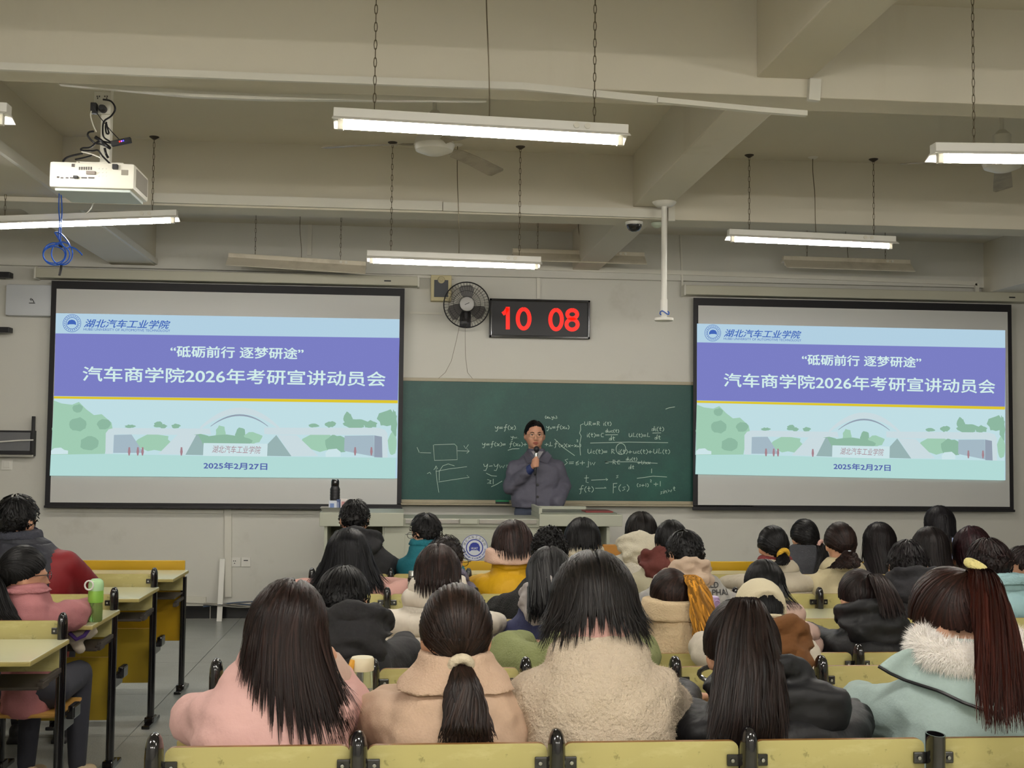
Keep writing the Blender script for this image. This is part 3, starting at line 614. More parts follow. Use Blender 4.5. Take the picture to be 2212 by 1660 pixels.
MB().cbox(c0.x, c1.x, WY-.1, WY, c1.z, c0.z, .008).build('cabinet', mat('cream_plastic', 'c4b98f', .5), sp)
MB().cbox(c0.x+.03, c1.x-.03, WY-.106, WY-.098, c1.z+.035, c0.z-.045, .003).build('cloth_front', mat('grey_cloth', '5a5c60', .9), sp)
MB().lathe([(.03, -.112), (.034, -.1), (.034, -.09)], ((c0.x+c1.x)/2, WY, c0.z-.045), 20, 'y').lathe([(.012, -.118), (.014, -.11)], ((c0.x+c1.x)/2, WY, c0.z-.045), 14, 'y').build('tweeter', mat('cream_plastic2', 'b4aa84', .5), sp, True)
tag(MB().tube([atY(840, 575, WY-.01), atY(890, 592, WY-.01), atY(932, 595, WY-.04)], .002, 5).build('speaker_wire', m_cable), 'thin dark wire running to the cream loudspeaker', 'wire')
# ------------------------------------------------------------------ left edge of the front wall
c0, c1 = atY(14, 614, 10.58), atY(112, 684, 10.58)
wu = empty('wall_cabinet', (c0.x, 10.55, c1.z), 'white rounded wall unit with a small black logo left of the screen', 'wall unit')
MB().cbox(c0.x, c1.x+.1, 10.56, WY, c1.z, c0.z, .02).build('shell', mat('white_shell', 'c9ccd0', .35), wu, True)
q = atY(68, 650, 10.55); b = MB()
for s in ([(-.022, -.02), (.03, -.02)], [(-.014, .012), (-.006, .022), (.004, .012), (-.004, .004), (-.014, .012)], [(.002, .016), (.014, .0), (.02, -.014)]):
    g = stroke([(q.x+a, q.z+c_) for a, c_ in s], .006, 10.556); b.add(g.v, g.f)
b.build('logo', m_blackm, wu)
c0, c1 = atY(-150, 897, 10.58), atY(72, 986, 10.58)
tv = empty('wall_display', (c0.x, WY, c1.z), 'dark-framed monitor panel on the wall at far left edge', 'monitor')
MB().cbox(c0.x, c1.x, 10.58, WY, c1.z, c0.z-.105 if False else atY(0, 930, 10.58).z, .005).build('frame', m_blackm, tv)
MB().cbox(c0.x, c1.x-.03, 10.574, 10.582, c1.z+.045, atY(0, 934, 10.58).z, .002).build('display', mat('grey_display', '6c6d70', .3), tv)
MB().tube([atY(-150, 958, 10.56), atY(0, 955, 10.56), atY(40, 952, 10.56), atY(72, 951, 10.56)], .007, 6).build('white_strip', m_white, tv, True)
MB().cbox(c1.x-.02, c1.x+.004, 10.565, 10.60, c1.z+.02, c0.z, .004).build('side_bar', m_blackm, tv)
MB().cbox(c0.x, c1.x, 10.565, 10.59, c1.z-.01, c1.z+.012, .003).build('lower_trim', m_chrome, tv)
c0, c1 = atY(3, 993, WY-.012), atY(26, 1016, WY-.012)
sw = empty('light_switch', (c0.x, WY, c1.z), 'white switch plate under the monitor at far left', 'switch')
MB().cbox(c0.x, c1.x, WY-.012, WY, c1.z, c0.z, .004).build('plate', m_white, sw); MB().cbox(c0.x+.02, c1.x-.02, WY-.018, WY-.01, c1.z+.02, c0.z-.02, .003).build('rocker', m_white, sw)
for x, y, lab in ((10, 594, 'black box on the wall above the white unit, far left'), (9, 713, 'black bracket on the wall below the white unit')):
    q = atY(x, y, 10.5); tag(MB().cbox(q.x-.12, q.x+.055, 10.46, 10.56, q.z-.025, q.z+.022, .006).cbox(q.x-.12, q.x-.04, 10.5, WY, q.z-.018, q.z+.015, .004).build('wall_bracket', m_blackm, None, False, q), lab, 'bracket')
# sockets, loose plank, cables
c0, c1 = atY(500, 1205, WY-.012), atY(541, 1225, WY-.012); xm = (c0.x+c1.x)/2
for i, (a, b_) in enumerate(((c0.x, xm-.002), (xm+.002, c1.x))):
    so = empty('wall_socket', (a, WY, c1.z), ('left' if i == 0 else 'right')+' one of the paired white sockets below the left screen', 'socket')
    MB().cbox(a, b_, WY-.012, WY, c1.z, c0.z, .003).build('plate', m_white, so)
    for dx, dz in ((.02, .05), (.035, .05), (.028, .03)) if i == 0 else ((.04, .055),): MB().box(a+dx-.004-(.015*i), a+dx+.004+.015*i, WY-.014, WY-.01, c1.z+dz-.004, c1.z+dz+.004).build('slot', m_blackm, so)
pl0, pl1 = atY(480, 1208, WY-.05), atY(472, 1331, 10.45)
b = MB(); b.loft([[Vector((p.x-.022, p.y-.008, p.z)), Vector((p.x+.022, p.y-.008, p.z)), Vector((p.x+.022, p.y+.008, p.z)), Vector((p.x-.022, p.y+.008, p.z))] for p in (Vector((pl1.x, 10.50, .0)), Vector((pl0.x, WY-.03, pl0.z)))])
tag(b.build('loose_trunking', m_white, None, False, (pl1.x, 10.5, 0)), 'white strip of trunking leaning against wall beneath the left screen', 'plank')
cb = empty('cable_bundle', (-1.4, 10.55, .11), 'bundle of grey cables along the wall skirting left of the podium', 'cable')
for i in range(8):
    rr = random.Random(i); pts = [(x_, 10.56+.04*math.sin(x_*4+i)-.012*i % .05, .125+.012*(i % 3)+.015*math.sin(x_*7+i*2)) for x_ in np.linspace(-1.72, -.8, 16)]
    MB().tube(pts, .005, 5).build('cable', mat('cable_%d' % (i % 4), ('8f8c84', '6a6864', '37506e', '9a958a')[i % 4], .5), cb, True)
# ------------------------------------------------------------------ podium
Y0, Y1 = 9.25, 9.85
def px(x, y=1120, Y=Y0): return atY(x, y, Y).x
def pz(y, x=1000, Y=Y0): return atY(x, y, Y).z
pd = empty('podium', (px(1000), Y0, 0), 'wide grey-green steel teaching podium with round blue emblem on its front', 'podium')
zt = pz(1108, 780); zu = pz(1138, 780)
MB().cbox(px(690), px(872), Y0, Y1, zu, zt, .006).build('left_top', m_pgreen, pd)
zr_ = pz(1112, 1250); zq = pz(1138, 1250)
MB().cbox(px(1165), px(1345), Y0, Y1, zq, zr_, .006).build('right_top', m_pgreen, pd)
MB().cbox(px(1168), px(1335), Y0+.03, Y1-.01, zr_, zr_+.012, .003).build('right_worktop', mat('podium_worktop', '75796c', .35), pd)
MB().cbox(px(1165), px(1172), Y0+.03, Y1, zr_, zr_+.05, .003).cbox(px(1165), px(1290), Y1-.03, Y1, zr_, zr_+.035, .003).build('worktop_rail', m_pgreen, pd)
zm = pz(1134, 1000); zb_ = pz(1119, 1000)
MB().cbox(px(872), px(1166), Y0+.03, Y1-.05, zm-.02, zm+.045, .004).build('middle_tray', m_pgreen, pd)
for a, b_ in ((876, 992), (1036, 1160)): MB().cbox(px(a), px(b_), Y0+.015, Y0+.05, zm+.005, zm+.04, .002).build('sliding_cover', m_chrome, pd)
MB().cbox(px(994), px(1032), Y0+.01, Y0+.05, zm+.004, zm+.045, .003).build('lock_plate', m_pgreen, pd)
MB().cbox(px(830), px(1195), Y0+.05, Y0+.09, .03, zm-.018, .004).build('front_panel', m_pgreen, pd)
MB().cbox(px(875), px(1180), Y0+.044, Y0+.052, .12, pz(1154, 1000), .002).build('front_door', m_pgreen, pd)
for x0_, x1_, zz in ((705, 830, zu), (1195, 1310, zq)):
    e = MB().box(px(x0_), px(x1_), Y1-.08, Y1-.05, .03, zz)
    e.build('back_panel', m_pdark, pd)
    for z_ in (.32, .55): MB().cbox(px(x0_), px(x1_), Y0+.08, Y1-.08, z_, z_+.015, .002).build('shelf', m_pgreen, pd)
for x_ in (700, 1312): MB().cbox(px(x_), px(x_+7), Y0+.03, Y1-.04, 0, zu, .003).build('side_panel', m_pgreen, pd)
for x_ in (829, 1193): MB().cbox(px(x_)-.01, px(x_)+.01, Y0+.06, Y1-.06, .0, zu, .003).build('divider', m_pgreen, pd)
q = atY(1025, 1184, Y0+.04); YE = Y0+.043; er_ = .103
m_ew = mat('emblem_white', 'c9cdd2', .4); m_eb = mat('emblem_blue', '23338e', .4)
em_ = MB().lathe([(er_, 0), (er_, -.006)], (q.x, YE, q.z), 48, 'y').build('emblem', m_ew, pd)
def disc_ring(r0, r1, m, yy):
    b = MB(); n = 48; vs = []
    for i in range(n):
        for r in (r0, r1): vs.append((q.x+r*math.cos(2*PI*i/n), YE-yy, q.z+r*math.sin(2*PI*i/n)))
    b.add(vs, [(2*i, 2*i+1, (2*i+3) % (2*n), (2*i+2) % (2*n)) for i in range(n)]); return b.build('emblem_ring', m, em_)
disc_ring(er_*.96, er_, m_eb, .0066); disc_ring(er_*.58, er_*.66, m_eb, .0066)
for k, ch in enumerate('湖北汽车工业学院'):
    a = rad(160-20*k); v, f, asp = text2d(ch); ca_, sa_ = math.cos(a), math.sin(a); s__ = .022; vs = []
    for x_, y_ in v:
        dx, dy = (x_-.5)*s__, (y_-.5)*s__; r_ = er_*.81+dy; vs.append((q.x+r_*ca_+dx*sa_, YE-.0066, q.z+r_*sa_-dx*ca_))
    MB().add(vs, f).build('emblem_character', m_blackm, em_)
for k, ch in enumerate('HUBEI UNIVERSITY OF AUTOMOTIVE TECHNOLOGY'):
    if ch == ' ': continue
    a = rad(186+168*k/40); v, f, asp = text2d(ch, .02); ca_, sa_ = math.cos(a), math.sin(a); vs = []
    for x_, y_ in v:
        dx, dy = (x_-.5)*.0065, (y_-.5)*.011; r_ = er_*.81-dy; vs.append((q.x+r_*ca_-dx*sa_, YE-.0066, q.z+r_*sa_+dx*ca_))
    MB().add(vs, f).build('emblem_letter', m_eb, em_)
s__ = er_
MB().prism([(q.x+a*s__, q.z+b_*s__) for a, b_ in ((-.4, -.3), (-.42, .05), (-.3, .3), (-.12, .4), (.12, .4), (.3, .3), (.42, .05), (.4, -.3), (.22, -.18), (-.22, -.18))], YE-.0075, YE-.006).build('emblem_car', m_eb, em_)
v, f, asp = text2d('HUAT', .02); MB().add([(q.x+(a-.5)*.052, YE-.008, q.z-.004+(b_-.5)*.018) for a, b_ in v], f).build('emblem_letter', m_ew, em_)
# things on the podium
YT = 9.5; zT = zt
def onp(x): return atY(x, 1100, YT).x
th = empty('thermos', (onp(723), YT, zT), 'tall black vacuum flask standing on left end of podium', 'bottle')
hT = atY(723, 1036, YT).z-zT
MB().lathe([(.036, 0), (.038, .005), (.038, hT*.70), (.030, hT*.78)], (onp(723), YT, zT), 24).build('flask_body', m_blackm, th, True)
for k in range(6): MB().lathe([(.0385, .05+k*.022), (.0395, .056+k*.022), (.0385, .062+k*.022)], (onp(723), YT, zT), 24).build('grip_ring', m_blackm, th, True)
MB().lathe([(.029, hT*.77), (.032, hT*.79), (.032, hT*.93), (.026, hT)], (onp(723), YT, zT), 24).build('screw_cap', m_black, th, True)
ty = empty('metal_tray', (onp(733), 9.42, zT), 'shallow steel tray at the left end of the podium', 'tray')
a0, a1 = onp(695), onp(768)
MB().box(a0+.02, a1-.02, 9.31, 9.44, zT, zT+.004).add([(a0+.02, 9.31, zT), (a1-.02, 9.31, zT), (a1, 9.30, zT+.035), (a0, 9.30, zT+.035)], [(0, 1, 2, 3)]).add([(a0+.02, 9.44, zT), (a1-.02, 9.44, zT), (a1, 9.45, zT+.035), (a0, 9.45, zT+.035)], [(0, 1, 2, 3)]).add([(a0+.02, 9.31, zT), (a0+.02, 9.44, zT), (a0, 9.45, zT+.035), (a0, 9.30, zT+.035)], [(0, 1, 2, 3)]).add([(a1-.02, 9.31, zT), (a1-.02, 9.44, zT), (a1, 9.45, zT+.035), (a1, 9.30, zT+.035)], [(0, 1, 2, 3)]).build('tray_pan', m_chrome, ty)
def pbox(x, w, h, col, lab, col2):
    o = empty('small_carton', (onp(x), 9.38, zT+.004), lab, 'box'); MB().cbox(onp(x)-w/2, onp(x)+w/2, 9.35, 9.41, zT+.004, zT+h, .003).build('carton', mat('carton_'+col, col, .5), o)
    MB().box(onp(x)-w*.35, onp(x)+w*.1, 9.348, 9.35, zT+.02, zT+h-.02).build('print', mat('carton_'+col2, col2, .5), o)
pbox(722, .07, .085, 'c9ced8', 'white and blue chalk box in the tray, left of two', '6f86b8'); pbox(733, .03, .095, '4a5880', 'dark blue small box between the two pale boxes', '8a94b0'); pbox(745, .055, .10, 'd8cfcb', 'white and pink small box in the tray, right of two', 'c08a88')
rb = empty('red_folder', (px(1290), 9.5, zr_+.012), 'dark red folder lying on right end of the podium', 'folder')
MB().cbox(px(1268), px(1328), 9.32, 9.55, zr_+.012, zr_+.022, .003).build('cover', mat('dark_red', '7e2424', .4), rb); MB().box(px(1269), px(1327), 9.325, 9.545, zr_+.015, zr_+.019).build('pages', m_white, rb)
# chair by the podium side (orange wooden panel)
c0, c1 = atY(1302, 1177, 9.0), atY(1362, 1240, 9.0)
tag(MB().cbox(c0.x, c1.x, 9.0, 9.03, 0, c0.z, .006).build('wooden_panel', mat('orange_wood', 'a9742c', .45, .1, 3, stretch=(1, 1, 6)), None, False, (c0.x, 9, 0)), 'orange-brown wooden board standing right of the podium', 'board')
# ================================================================== fixed bench desks
def oval_ring(cx, cy, z, a, b, n=14): return [(cx+a*math.cos(2*PI*i/n), cy+b*math.sin(2*PI*i/n), z) for i in range(n)]
me_post = MB().loft([oval_ring(0, 0, z, .0185, .030) for z in (.02, .3, .765)]).mesh('post', m_black, True)
me_cap = MB().loft([oval_ring(0, 0, z, .0185*k, .030*k) for z, k in ((.765, 1.06), (.80, 1.06), (.822, 1.0), (.838, .82), (.848, .5), (.851, .15))]).mesh('cap', m_black, True)
me_capless = MB().loft([oval_ring(0, 0, z, .0185*k, .030*k) for z, k in ((.765, 1.0), (.828, 1.06), (.830, 1.06), (.830, .9), (.78, .9))], cap=False).mesh('post_rim', m_black, True)
me_foot = MB().cbox(-.022, .022, -.13, .15, .0, .018, .006).cbox(-.026, .026, -.045, .045, .012, .045, .008).mesh('foot', m_black)
me_brk = MB().cbox(-.0145, .0145, .008, .016, .762, .788, .003).mesh('bracket', m_black)
me_bolt = MB().lathe([(.0045, .006), (.004, .004), (.002, .0035)], (0, 0, .775), 8, 'y').mesh('bolt', m_chrome, True)
me_arm = MB().cbox(-.012, .012, .02, .17, .37, .43, .006).cbox(.002, .03, .10, .20, .40, .455, .008).mesh('seat_arm', m_black)
me_sarm = MB().cbox(-.008, .008, -.26, -.02, .615, .635, .003).cbox(-.012, .012, -.28, -.20, .60, .625, .003).mesh('shelf_arm', m_shelf)
def rrect(x0, x1, z0, z1, r, n=4):
    o = []
    for cx, cz, a in ((x1-r, z1-r, 0), (x0+r, z1-r, PI/2), (x0+r, z0+r, PI), (x1-r, z0+r, 1.5*PI)):
        for i in range(n+1): o.append((cx+r*math.cos(a+PI/2*i/n), cz+r*math.sin(a+PI/2*i/n)))
    return o
def plank(w, z0, z1, th, m, r=.018, name='backrest'):
    p = rrect(-w/2, w/2, z0, z1, r); b = MB(); b.prism(p, 0, th); b.m = [0, 0]+[1]*len(p); return b.mesh(name, [m, m_edge])
def bench(X0, n, p, Y, zo, label, occ=(), capless=None, back=True, group=None, desk=True, dd=.50):
    t = empty('bench_desk', (X0, Y, zo), label, 'desk', group)
    g = p-.036
    mb_ = plank(g, .615, .815, .014, m_back); mseat_v = plank(g, .20, .50, .012, m_panel, .03, 'seat')
    ms_h = MB().cbox(-g/2, g/2, .06, .40, .415, .43, .006).mesh('seat', m_seat)
    for i in range(n+1):
        x = i*p; po = link('post', me_post, t, (x, 0, 0)); 
        if back: link('cap' if i != capless else 'open_rim', me_cap if i != capless else me_capless, po)
        else: po.scale = (1, 1, .92)
        link('foot', me_foot, po)
        if back:
            [(link('bracket', me_brk, po, (d_*.0315, 0, 0)), link('bolt', me_bolt, po, (d_*.034, 0, 0))) for d_ in (-1, 1) if 0 <= i+(d_-1)/2 < n]; link('seat_arm', me_arm, po)
        if desk: link('shelf_arm', me_sarm, po)
        if i < n and back:
            link('backrest', mb_, t, (x+p/2, .018, 0))
            if i in occ: link('seat', ms_h, t, (x+p/2, 0, 0))
            else: link('seat', mseat_v, t, (x+p/2, .12, 0))
    W_ = n*p
    if desk:
        b = MB(); ds = MB().cbox(-.015, W_+.03, -dd, .0, .725, .745, .006); me = ds.mesh('desktop', [m_desk, m_deske])
        for q in me.polygons:
            if q.normal.z < .5: q.material_index = 1
        link('desktop', me, t)
        link('book_shelf', MB().cbox(0, W_, -.30, -.03, .60, .612, .003).mesh('shelf', m_shelf), t)
        link('apron', MB().cbox(0, W_, -.03, -.018, .62, .725, .003).mesh('apron', m_back), t)
    if not back:
        k = int(W_//.87)+1
        for i in range(k): link('front_panel', MB().cbox(.002, W_/k-.002, .035, .05, .30, .80, .004).mesh('front_panel', m_front), t, (i*W_/k, 0, 0))
    return t
mid = 'from the platform front, seats in the middle block'
PW = [('A', -.514, .425, 2.57, .08), ('B', -.522, .440, 3.44, .08), ('C', -.505, .425, 4.12, 0), ('D', -.507, .432, 4.95, 0), ('E', -.506, .431, 5.80, 0), ('F', -.506, .437, 6.70, 0)]
OCC = {'A': range(0, 9), 'B': range(0, 9), 'C': range(9), 'D': (0, 2, 4, 5, 7, 8, 9), 'E': range(9), 'F': range(9)}
LB = {'A': 'nearest middle row of yellow seat-backs with black posts, along the bottom edge', 'B': 'second middle row of yellow bench desks, holding the water bottle with cream lid',
 'C': 'third middle row of yellow bench desks, in front of the boy in black jacket', 'D': 'fourth middle row of bench desks, just behind the lavender bottle', 'E': 'fifth middle row of bench desks, with steel flask on its top', 'F': 'sixth middle row of bench desks, last one with backrests before the podium'}
for k, x0, p, Y, zo in PW: bench(x0, 9, p, Y, zo, LB[k], OCC[k], 4 if k == 'A' else None, dd=.34 if k == 'C' else .50)
bench(-.506, 9, .437, 7.59, 0, 'front middle desk row with bright ochre front panels, nearest the podium', back=False)
for Y, lab, occ in ((4.12, 'nearest left-aisle bench desk, cut off by the left edge', ()), (4.95, 'left-aisle bench desk where the girl in pink coat sits', (3, 4)), (5.80, 'left-aisle bench desk carrying the green bottle', (3,)), (6.70, 'left-aisle bench desk in front of man in red sleeves', (3,))):
    bench(-1.365-2.5-(.06 if Y < 4.5 else 0), 5, .5, Y, 0, lab, occ)
bench(-1.365-2.5, 5, .5, 7.59, 0, 'front left-aisle desk with a bright ochre panel, under the left screen', back=False)
# bottles on the desks
m_clear = mat('clear_plastic', 'e8f2ec', .05, trans=.92, spec=.5)
m_gclear = mat('green_clear_plastic', 'a9d27c', .08, trans=.75)
m_water = mat('water', 'dfe8e4', .02, trans=1.)
def bottle_at(px_, ybase, Y, z): p = atY(px_, ybase, Y); return Vector((p.x, Y, z))
c = bottle_at(207, 1285, 5.42, .745)
gb = empty('water_bottle', c, 'green clear sports bottle with loop lid on the left-aisle desk', 'bottle')
MB().lathe([(.026, 0), (.031, .006), (.031, .05), (.029, .08), (.031, .10), (.031, .135)], c, 24).build('bottle_body', m_gclear, gb, True)
MB().lathe([(.0315, .085), (.0325, .09), (.0325, .132), (.0315, .137)], c, 24).build('green_band', mat('lime_green', '86b848', .4), gb, True)
MB().lathe([(.033, .137), (.033, .165), (.029, .18), (.018, .188)], c, 24).build('lid', mat('pale_green_lid', 'a8cf9a', .25), gb, True)
MB().tube([(c.x-.022+.018*math.cos(a), c.y-.033, c.z+.163+.02*math.sin(a)) for a in np.linspace(0, 2*PI, 16)[:-1]], .004, 6, True).build('lid_loop', m_white, gb, True)
c = bottle_at(781, 1530, 3.20, .825)
wb = empty('water_bottle', c, 'clear water bottle with cream lid and yellow strap, on desk beside pink jacket girl', 'bottle')
R0 = .029
MB().lathe([(R0-.002, 0), (R0, .004), (R0, .115), (R0-.001, .118)], c, 28).build('bottle_body', m_clear, wb, True)
MB().lathe([(R0-.003, .004), (R0-.003, .065)], c, 28).build('water', m_water, wb, True)
MB().lathe([(R0+.001, .115), (R0+.002, .118), (R0+.002, .146), (R0-.001, .150)], c, 28).build('lid', mat('cream_lid', 'e6dcbc', .4), wb, True)
MB().tube([(c.x-.024, c.y-.018, c.z+.145), (c.x-.031, c.y-.026, c.z+.12), (c.x-.037, c.y-.024, c.z+.08)], [.008, .008, .006], 8).build('strap', mat('yellow_strap', 'e3a83a', .5), wb, True)
c = bottle_at(892, 1290, 5.5, .745)
st_ = empty('thermos', c, 'pale steel flask with chrome lid standing behind the white puffer girl', 'bottle')
MB().lathe([(.024, 0), (.0245, .005), (.0245, .165), (.022, .17)], c, 22).build('flask_body', mat('pale_steel', 'b9b8a8', .35, metal=.3), st_, True)
MB().lathe([(.025, .168), (.025, .185)], c, 22).build('neck_ring', m_blackm, st_, True); MB().lathe([(.0225, .185), (.0225, .212), (.020, .215)], c, 22).build('lid', m_chrome, st_, True)
c = bottle_at(1541, 1330, 4.66, .745)
lb_ = empty('water_bottle', c, 'lavender bottle on the desk behind the orange-haired girl', 'bottle')
MB().lathe([(.024, 0), (.026, .005), (.0255, .15)], c, 22).build('bottle_body', mat('lavender', 'b5a4c8', .35), lb_, True)
MB().lathe([(.0245, .15), (.0255, .155), (.0255, .19), (.022, .202), (.012, .206)], c, 22).build('lid', mat('lavender_lid', 'b9a3cf', .35), lb_, True)
MB().tube([(c.x+.008+.010*math.cos(a), c.y-.027, c.z+.182+.010*math.sin(a)) for a in np.linspace(0, 2*PI, 13)[:-1]], .003, 6, True).build('lid_button', mat('lavender_lid', 'b9a3cf'), lb_, True)
p = atZ(1908, 1508, .826)
pa_ = empty('notebook', p, 'open booklet with pink print on desk beside the mint coat', 'book')
MB().cbox(p.x-.02, p.x+.10, p.y-.07, p.y+.07, .825, .829, .001).build('pages', m_white, pa_)
MB().box(p.x+.0, p.x+.06, p.y-.03, p.y+.04, .829, .8293).build('print', mat('pink_print', 'cf9aa8', .6), pa_)
# ================================================================== people
def remesh(mb_or_list, vox, smooth=3, name='m', m=None, disp=None):
    me = mb_or_list.mesh(name, m or [])
    o = bpy.data.objects.new('tmp', me); COL.objects.link(o)
    r = o.modifiers.new('r', 'REMESH'); r.mode = 'VOXEL'; r.voxel_size = vox; r.use_smooth_shade = True
    if smooth: s = o.modifiers.new('s', 'SMOOTH'); s.factor = .5; s.iterations = smooth
    dg = bpy.context.evaluated_depsgraph_get(); out = bpy.data.meshes.new_from_object(o.evaluated_get(dg))
    bpy.data.objects.remove(o); bpy.data.meshes.remove(me)
    out.name = name; out.materials.clear()
    if m: out.materials.append(m)
    out.polygons.foreach_set('use_smooth', [True]*len(out.polygons))
    if disp:
        n = len(out.vertices); co = np.empty(n*3); no = np.empty(n*3)
        out.vertices.foreach_get('co', co); out.vertices.foreach_get('normal', no)
        co = co.reshape(-1, 3); no = no.reshape(-1, 3); co += no*disp(co, no)[:, None]
        out.vertices.foreach_set('co', co.ravel()); out.update()
    return out
def put(name, me, parent, label=None):
    """world-space mesh under a parent empty"""
    me.transform(Matrix.Translation(-wpos(parent))); o = link(name, me, parent)
    if label: o['label'] = label
    return o
def wrinkle(co, sc, amp, seed=0):
    return np.array([noise.noise(Vector((p[0]*sc[0]+seed, p[1]*sc[1], p[2]*sc[2]))) for p in co])*amp
def cloth_disp(seed, amp=.012): return lambda co, no: wrinkle(co, (9, 9, 15), amp, seed*7.3)+wrinkle(co, (22, 22, 40), amp*.55, seed)
def puffer_disp(seed, zs, pitch=.085, amp=.014):
    def f(co, no):
        w = wrinkle(co, (8, 8, 8), .14, seed)
        q = np.abs(np.sin(np.pi*((zs-co[:, 2])/pitch+w)))**.75
        return (q-.65)*amp*1.6+wrinkle(co, (30, 30, 14), amp*.30, seed*3.1)
    return f
def superring(cx, cy, z, a, b, n=20, e=2.5, tilt=0):
    o = []
    for i in range(n):
        t = 2*PI*i/n; c_, s_ = math.cos(t), math.sin(t)
        x = a*math.copysign(abs(c_)**(2/e), c_); y = b*math.copysign(abs(s_)**(2/e), s_); o.append((cx+x, cy+y, z+tilt*y))
    return o
TONES = np.array([.45, .7, .9, 1.1, 1.6])
def ribbons(paths, width, axis, name, m, parent, cur=.35, taper=.75):
    vs = []; fs = []; cols = []; k = 0
    for P in paths:
        P = np.asarray(P, float); n = len(P)
        T = np.gradient(P, axis=0); T /= np.linalg.norm(T, axis=1)[:, None]+1e-9
        ax = axis(P) if callable(axis) else axis
        N = P-ax; N -= T*np.sum(N*T, 1)[:, None]; N /= np.linalg.norm(N, axis=1)[:, None]+1e-9
        B = np.cross(T, N); w = width*RNG.uniform(.6, 1.25); t = np.linspace(0, 1, n)
        ww = (w*np.clip(1-np.clip(t-(1-taper*.6), 0, 1)/(taper*.6)*.9, .08, 1))[:, None]
        tw = RNG.uniform(-.25, .25); B2 = B*math.cos(tw)+N*math.sin(tw)
        vs.append(np.stack([P-B2*ww, P+N*ww*cur, P+B2*ww], 1).reshape(-1, 3))
        for i in range(n-1):
            a = k+i*3; fs += [(a, a+1, a+4, a+3), (a+1, a+2, a+5, a+4)]
        k += n*3; c = RNG.choice(TONES)*RNG.uniform(.85, 1.15); cols.append(np.full(n*3, c))
    V = np.concatenate(vs)-np.array(wpos(parent)); me = bpy.data.meshes.new(name)
    me.from_pydata(V.tolist(), [], fs); me.materials.append(m)
    a = me.color_attributes.new('tone', 'FLOAT_COLOR', 'POINT'); c = np.concatenate(cols); cc = np.ones((len(c), 4)); cc[:, :3] = c[:, None]
    a.data.foreach_set('color', cc.ravel().astype(np.float32)); me.polygons.foreach_set('use_smooth', [True]*len(me.polygons))
    return link(name, me, parent)
def dk(h, g=.42):
    return '%02x%02x%02x' % tuple(max(6, int(int(h[i:i+2], 16)*g**.4545)) for i in (0, 2, 4))
def hairmat(col, r=.45): return mat('hair_'+col, dk(col) if col[0] in '01234' else col, r, attr=True, spec=.15)
def shellmat(col): return mat('scalp_'+col, dk(col), .6)
def nrm(v): v = np.asarray(v, float); return v/np.linalg.norm(v)
def slerp(a, b, t):
    d = np.clip(np.dot(a, b), -1, 1); w = math.acos(d)
    if w < 1e-4: return a
    return (math.sin((1-t)*w)*a+math.sin(t*w)*b)/math.sin(w)
def hairline(az):
    """lower edge of the hair as height of the unit direction; az 0 = front"""
    a = abs((az+PI) % (2*PI)-PI)/PI
    return .55-1.0*min(1, a*2)*.7 if a < .5 else -.15-.55*(a-.5)*2
def ndir(az, z): r = math.sqrt(max(0, 1-z*z)); return np.array([math.sin(az)*r, math.cos(az)*r, z])
me_shoe = remesh(MB().ell((0, .05, .04), (.045, .12, .038)).ell((0, -.03, .055), (.04, .06, .05)).box(-.04, .04, -.09, .16, 0, .02), .012, 2, 'shoe', mat('dark_shoe', '2a2a2c', .5))
def hand(mb, c, d, up, s=1., curl=.5):
    """palm with four fingers and a side thumb; d = pointing direction, up = back of hand"""
    d = Vector(d).normalized(); up = (Vector(up)-d*Vector(up).dot(d)).normalized(); r = d.cross(up); c = Vector(c)
    mb.ell(c+d*.03*s, (.040*s, .045*s, .016*s), Matrix((r, d, up)).transposed(), 10)
    for i, L in enumerate((.058, .068, .063, .05)):
        x = (-.030+.02*i)*s; p = c+d*.065*s+r*x; q = p+(d*math.cos(curl*.4)-up*math.sin(curl*.4))*L*.5*s
        e = q+(d*math.cos(curl*1.6)-up*math.sin(curl*1.6))*L*.55*s
        mb.cap(p, .0095*s, q, .0088*s, 8).cap(q, .0088*s, e, .0072*s, 8)
    p = c-r*.030*s+d*.005*s; q = p-r*.030*s+d*.025*s-up*.01*s; mb.cap(p, .012*s, q, .0105*s, 8).cap(q, .0105*s, q+d*.03*s-up*.012*s, .009*s, 8)
NP = [0]
def gain(h, g=.93):
    v = [min(235, int(round(255*(min(1, ((int(h[i:i+2], 16)/255)**2.2)*g)**(1/2.2))))) for i in (0, 2, 4)]; return '%02x%02x%02x' % tuple(v)
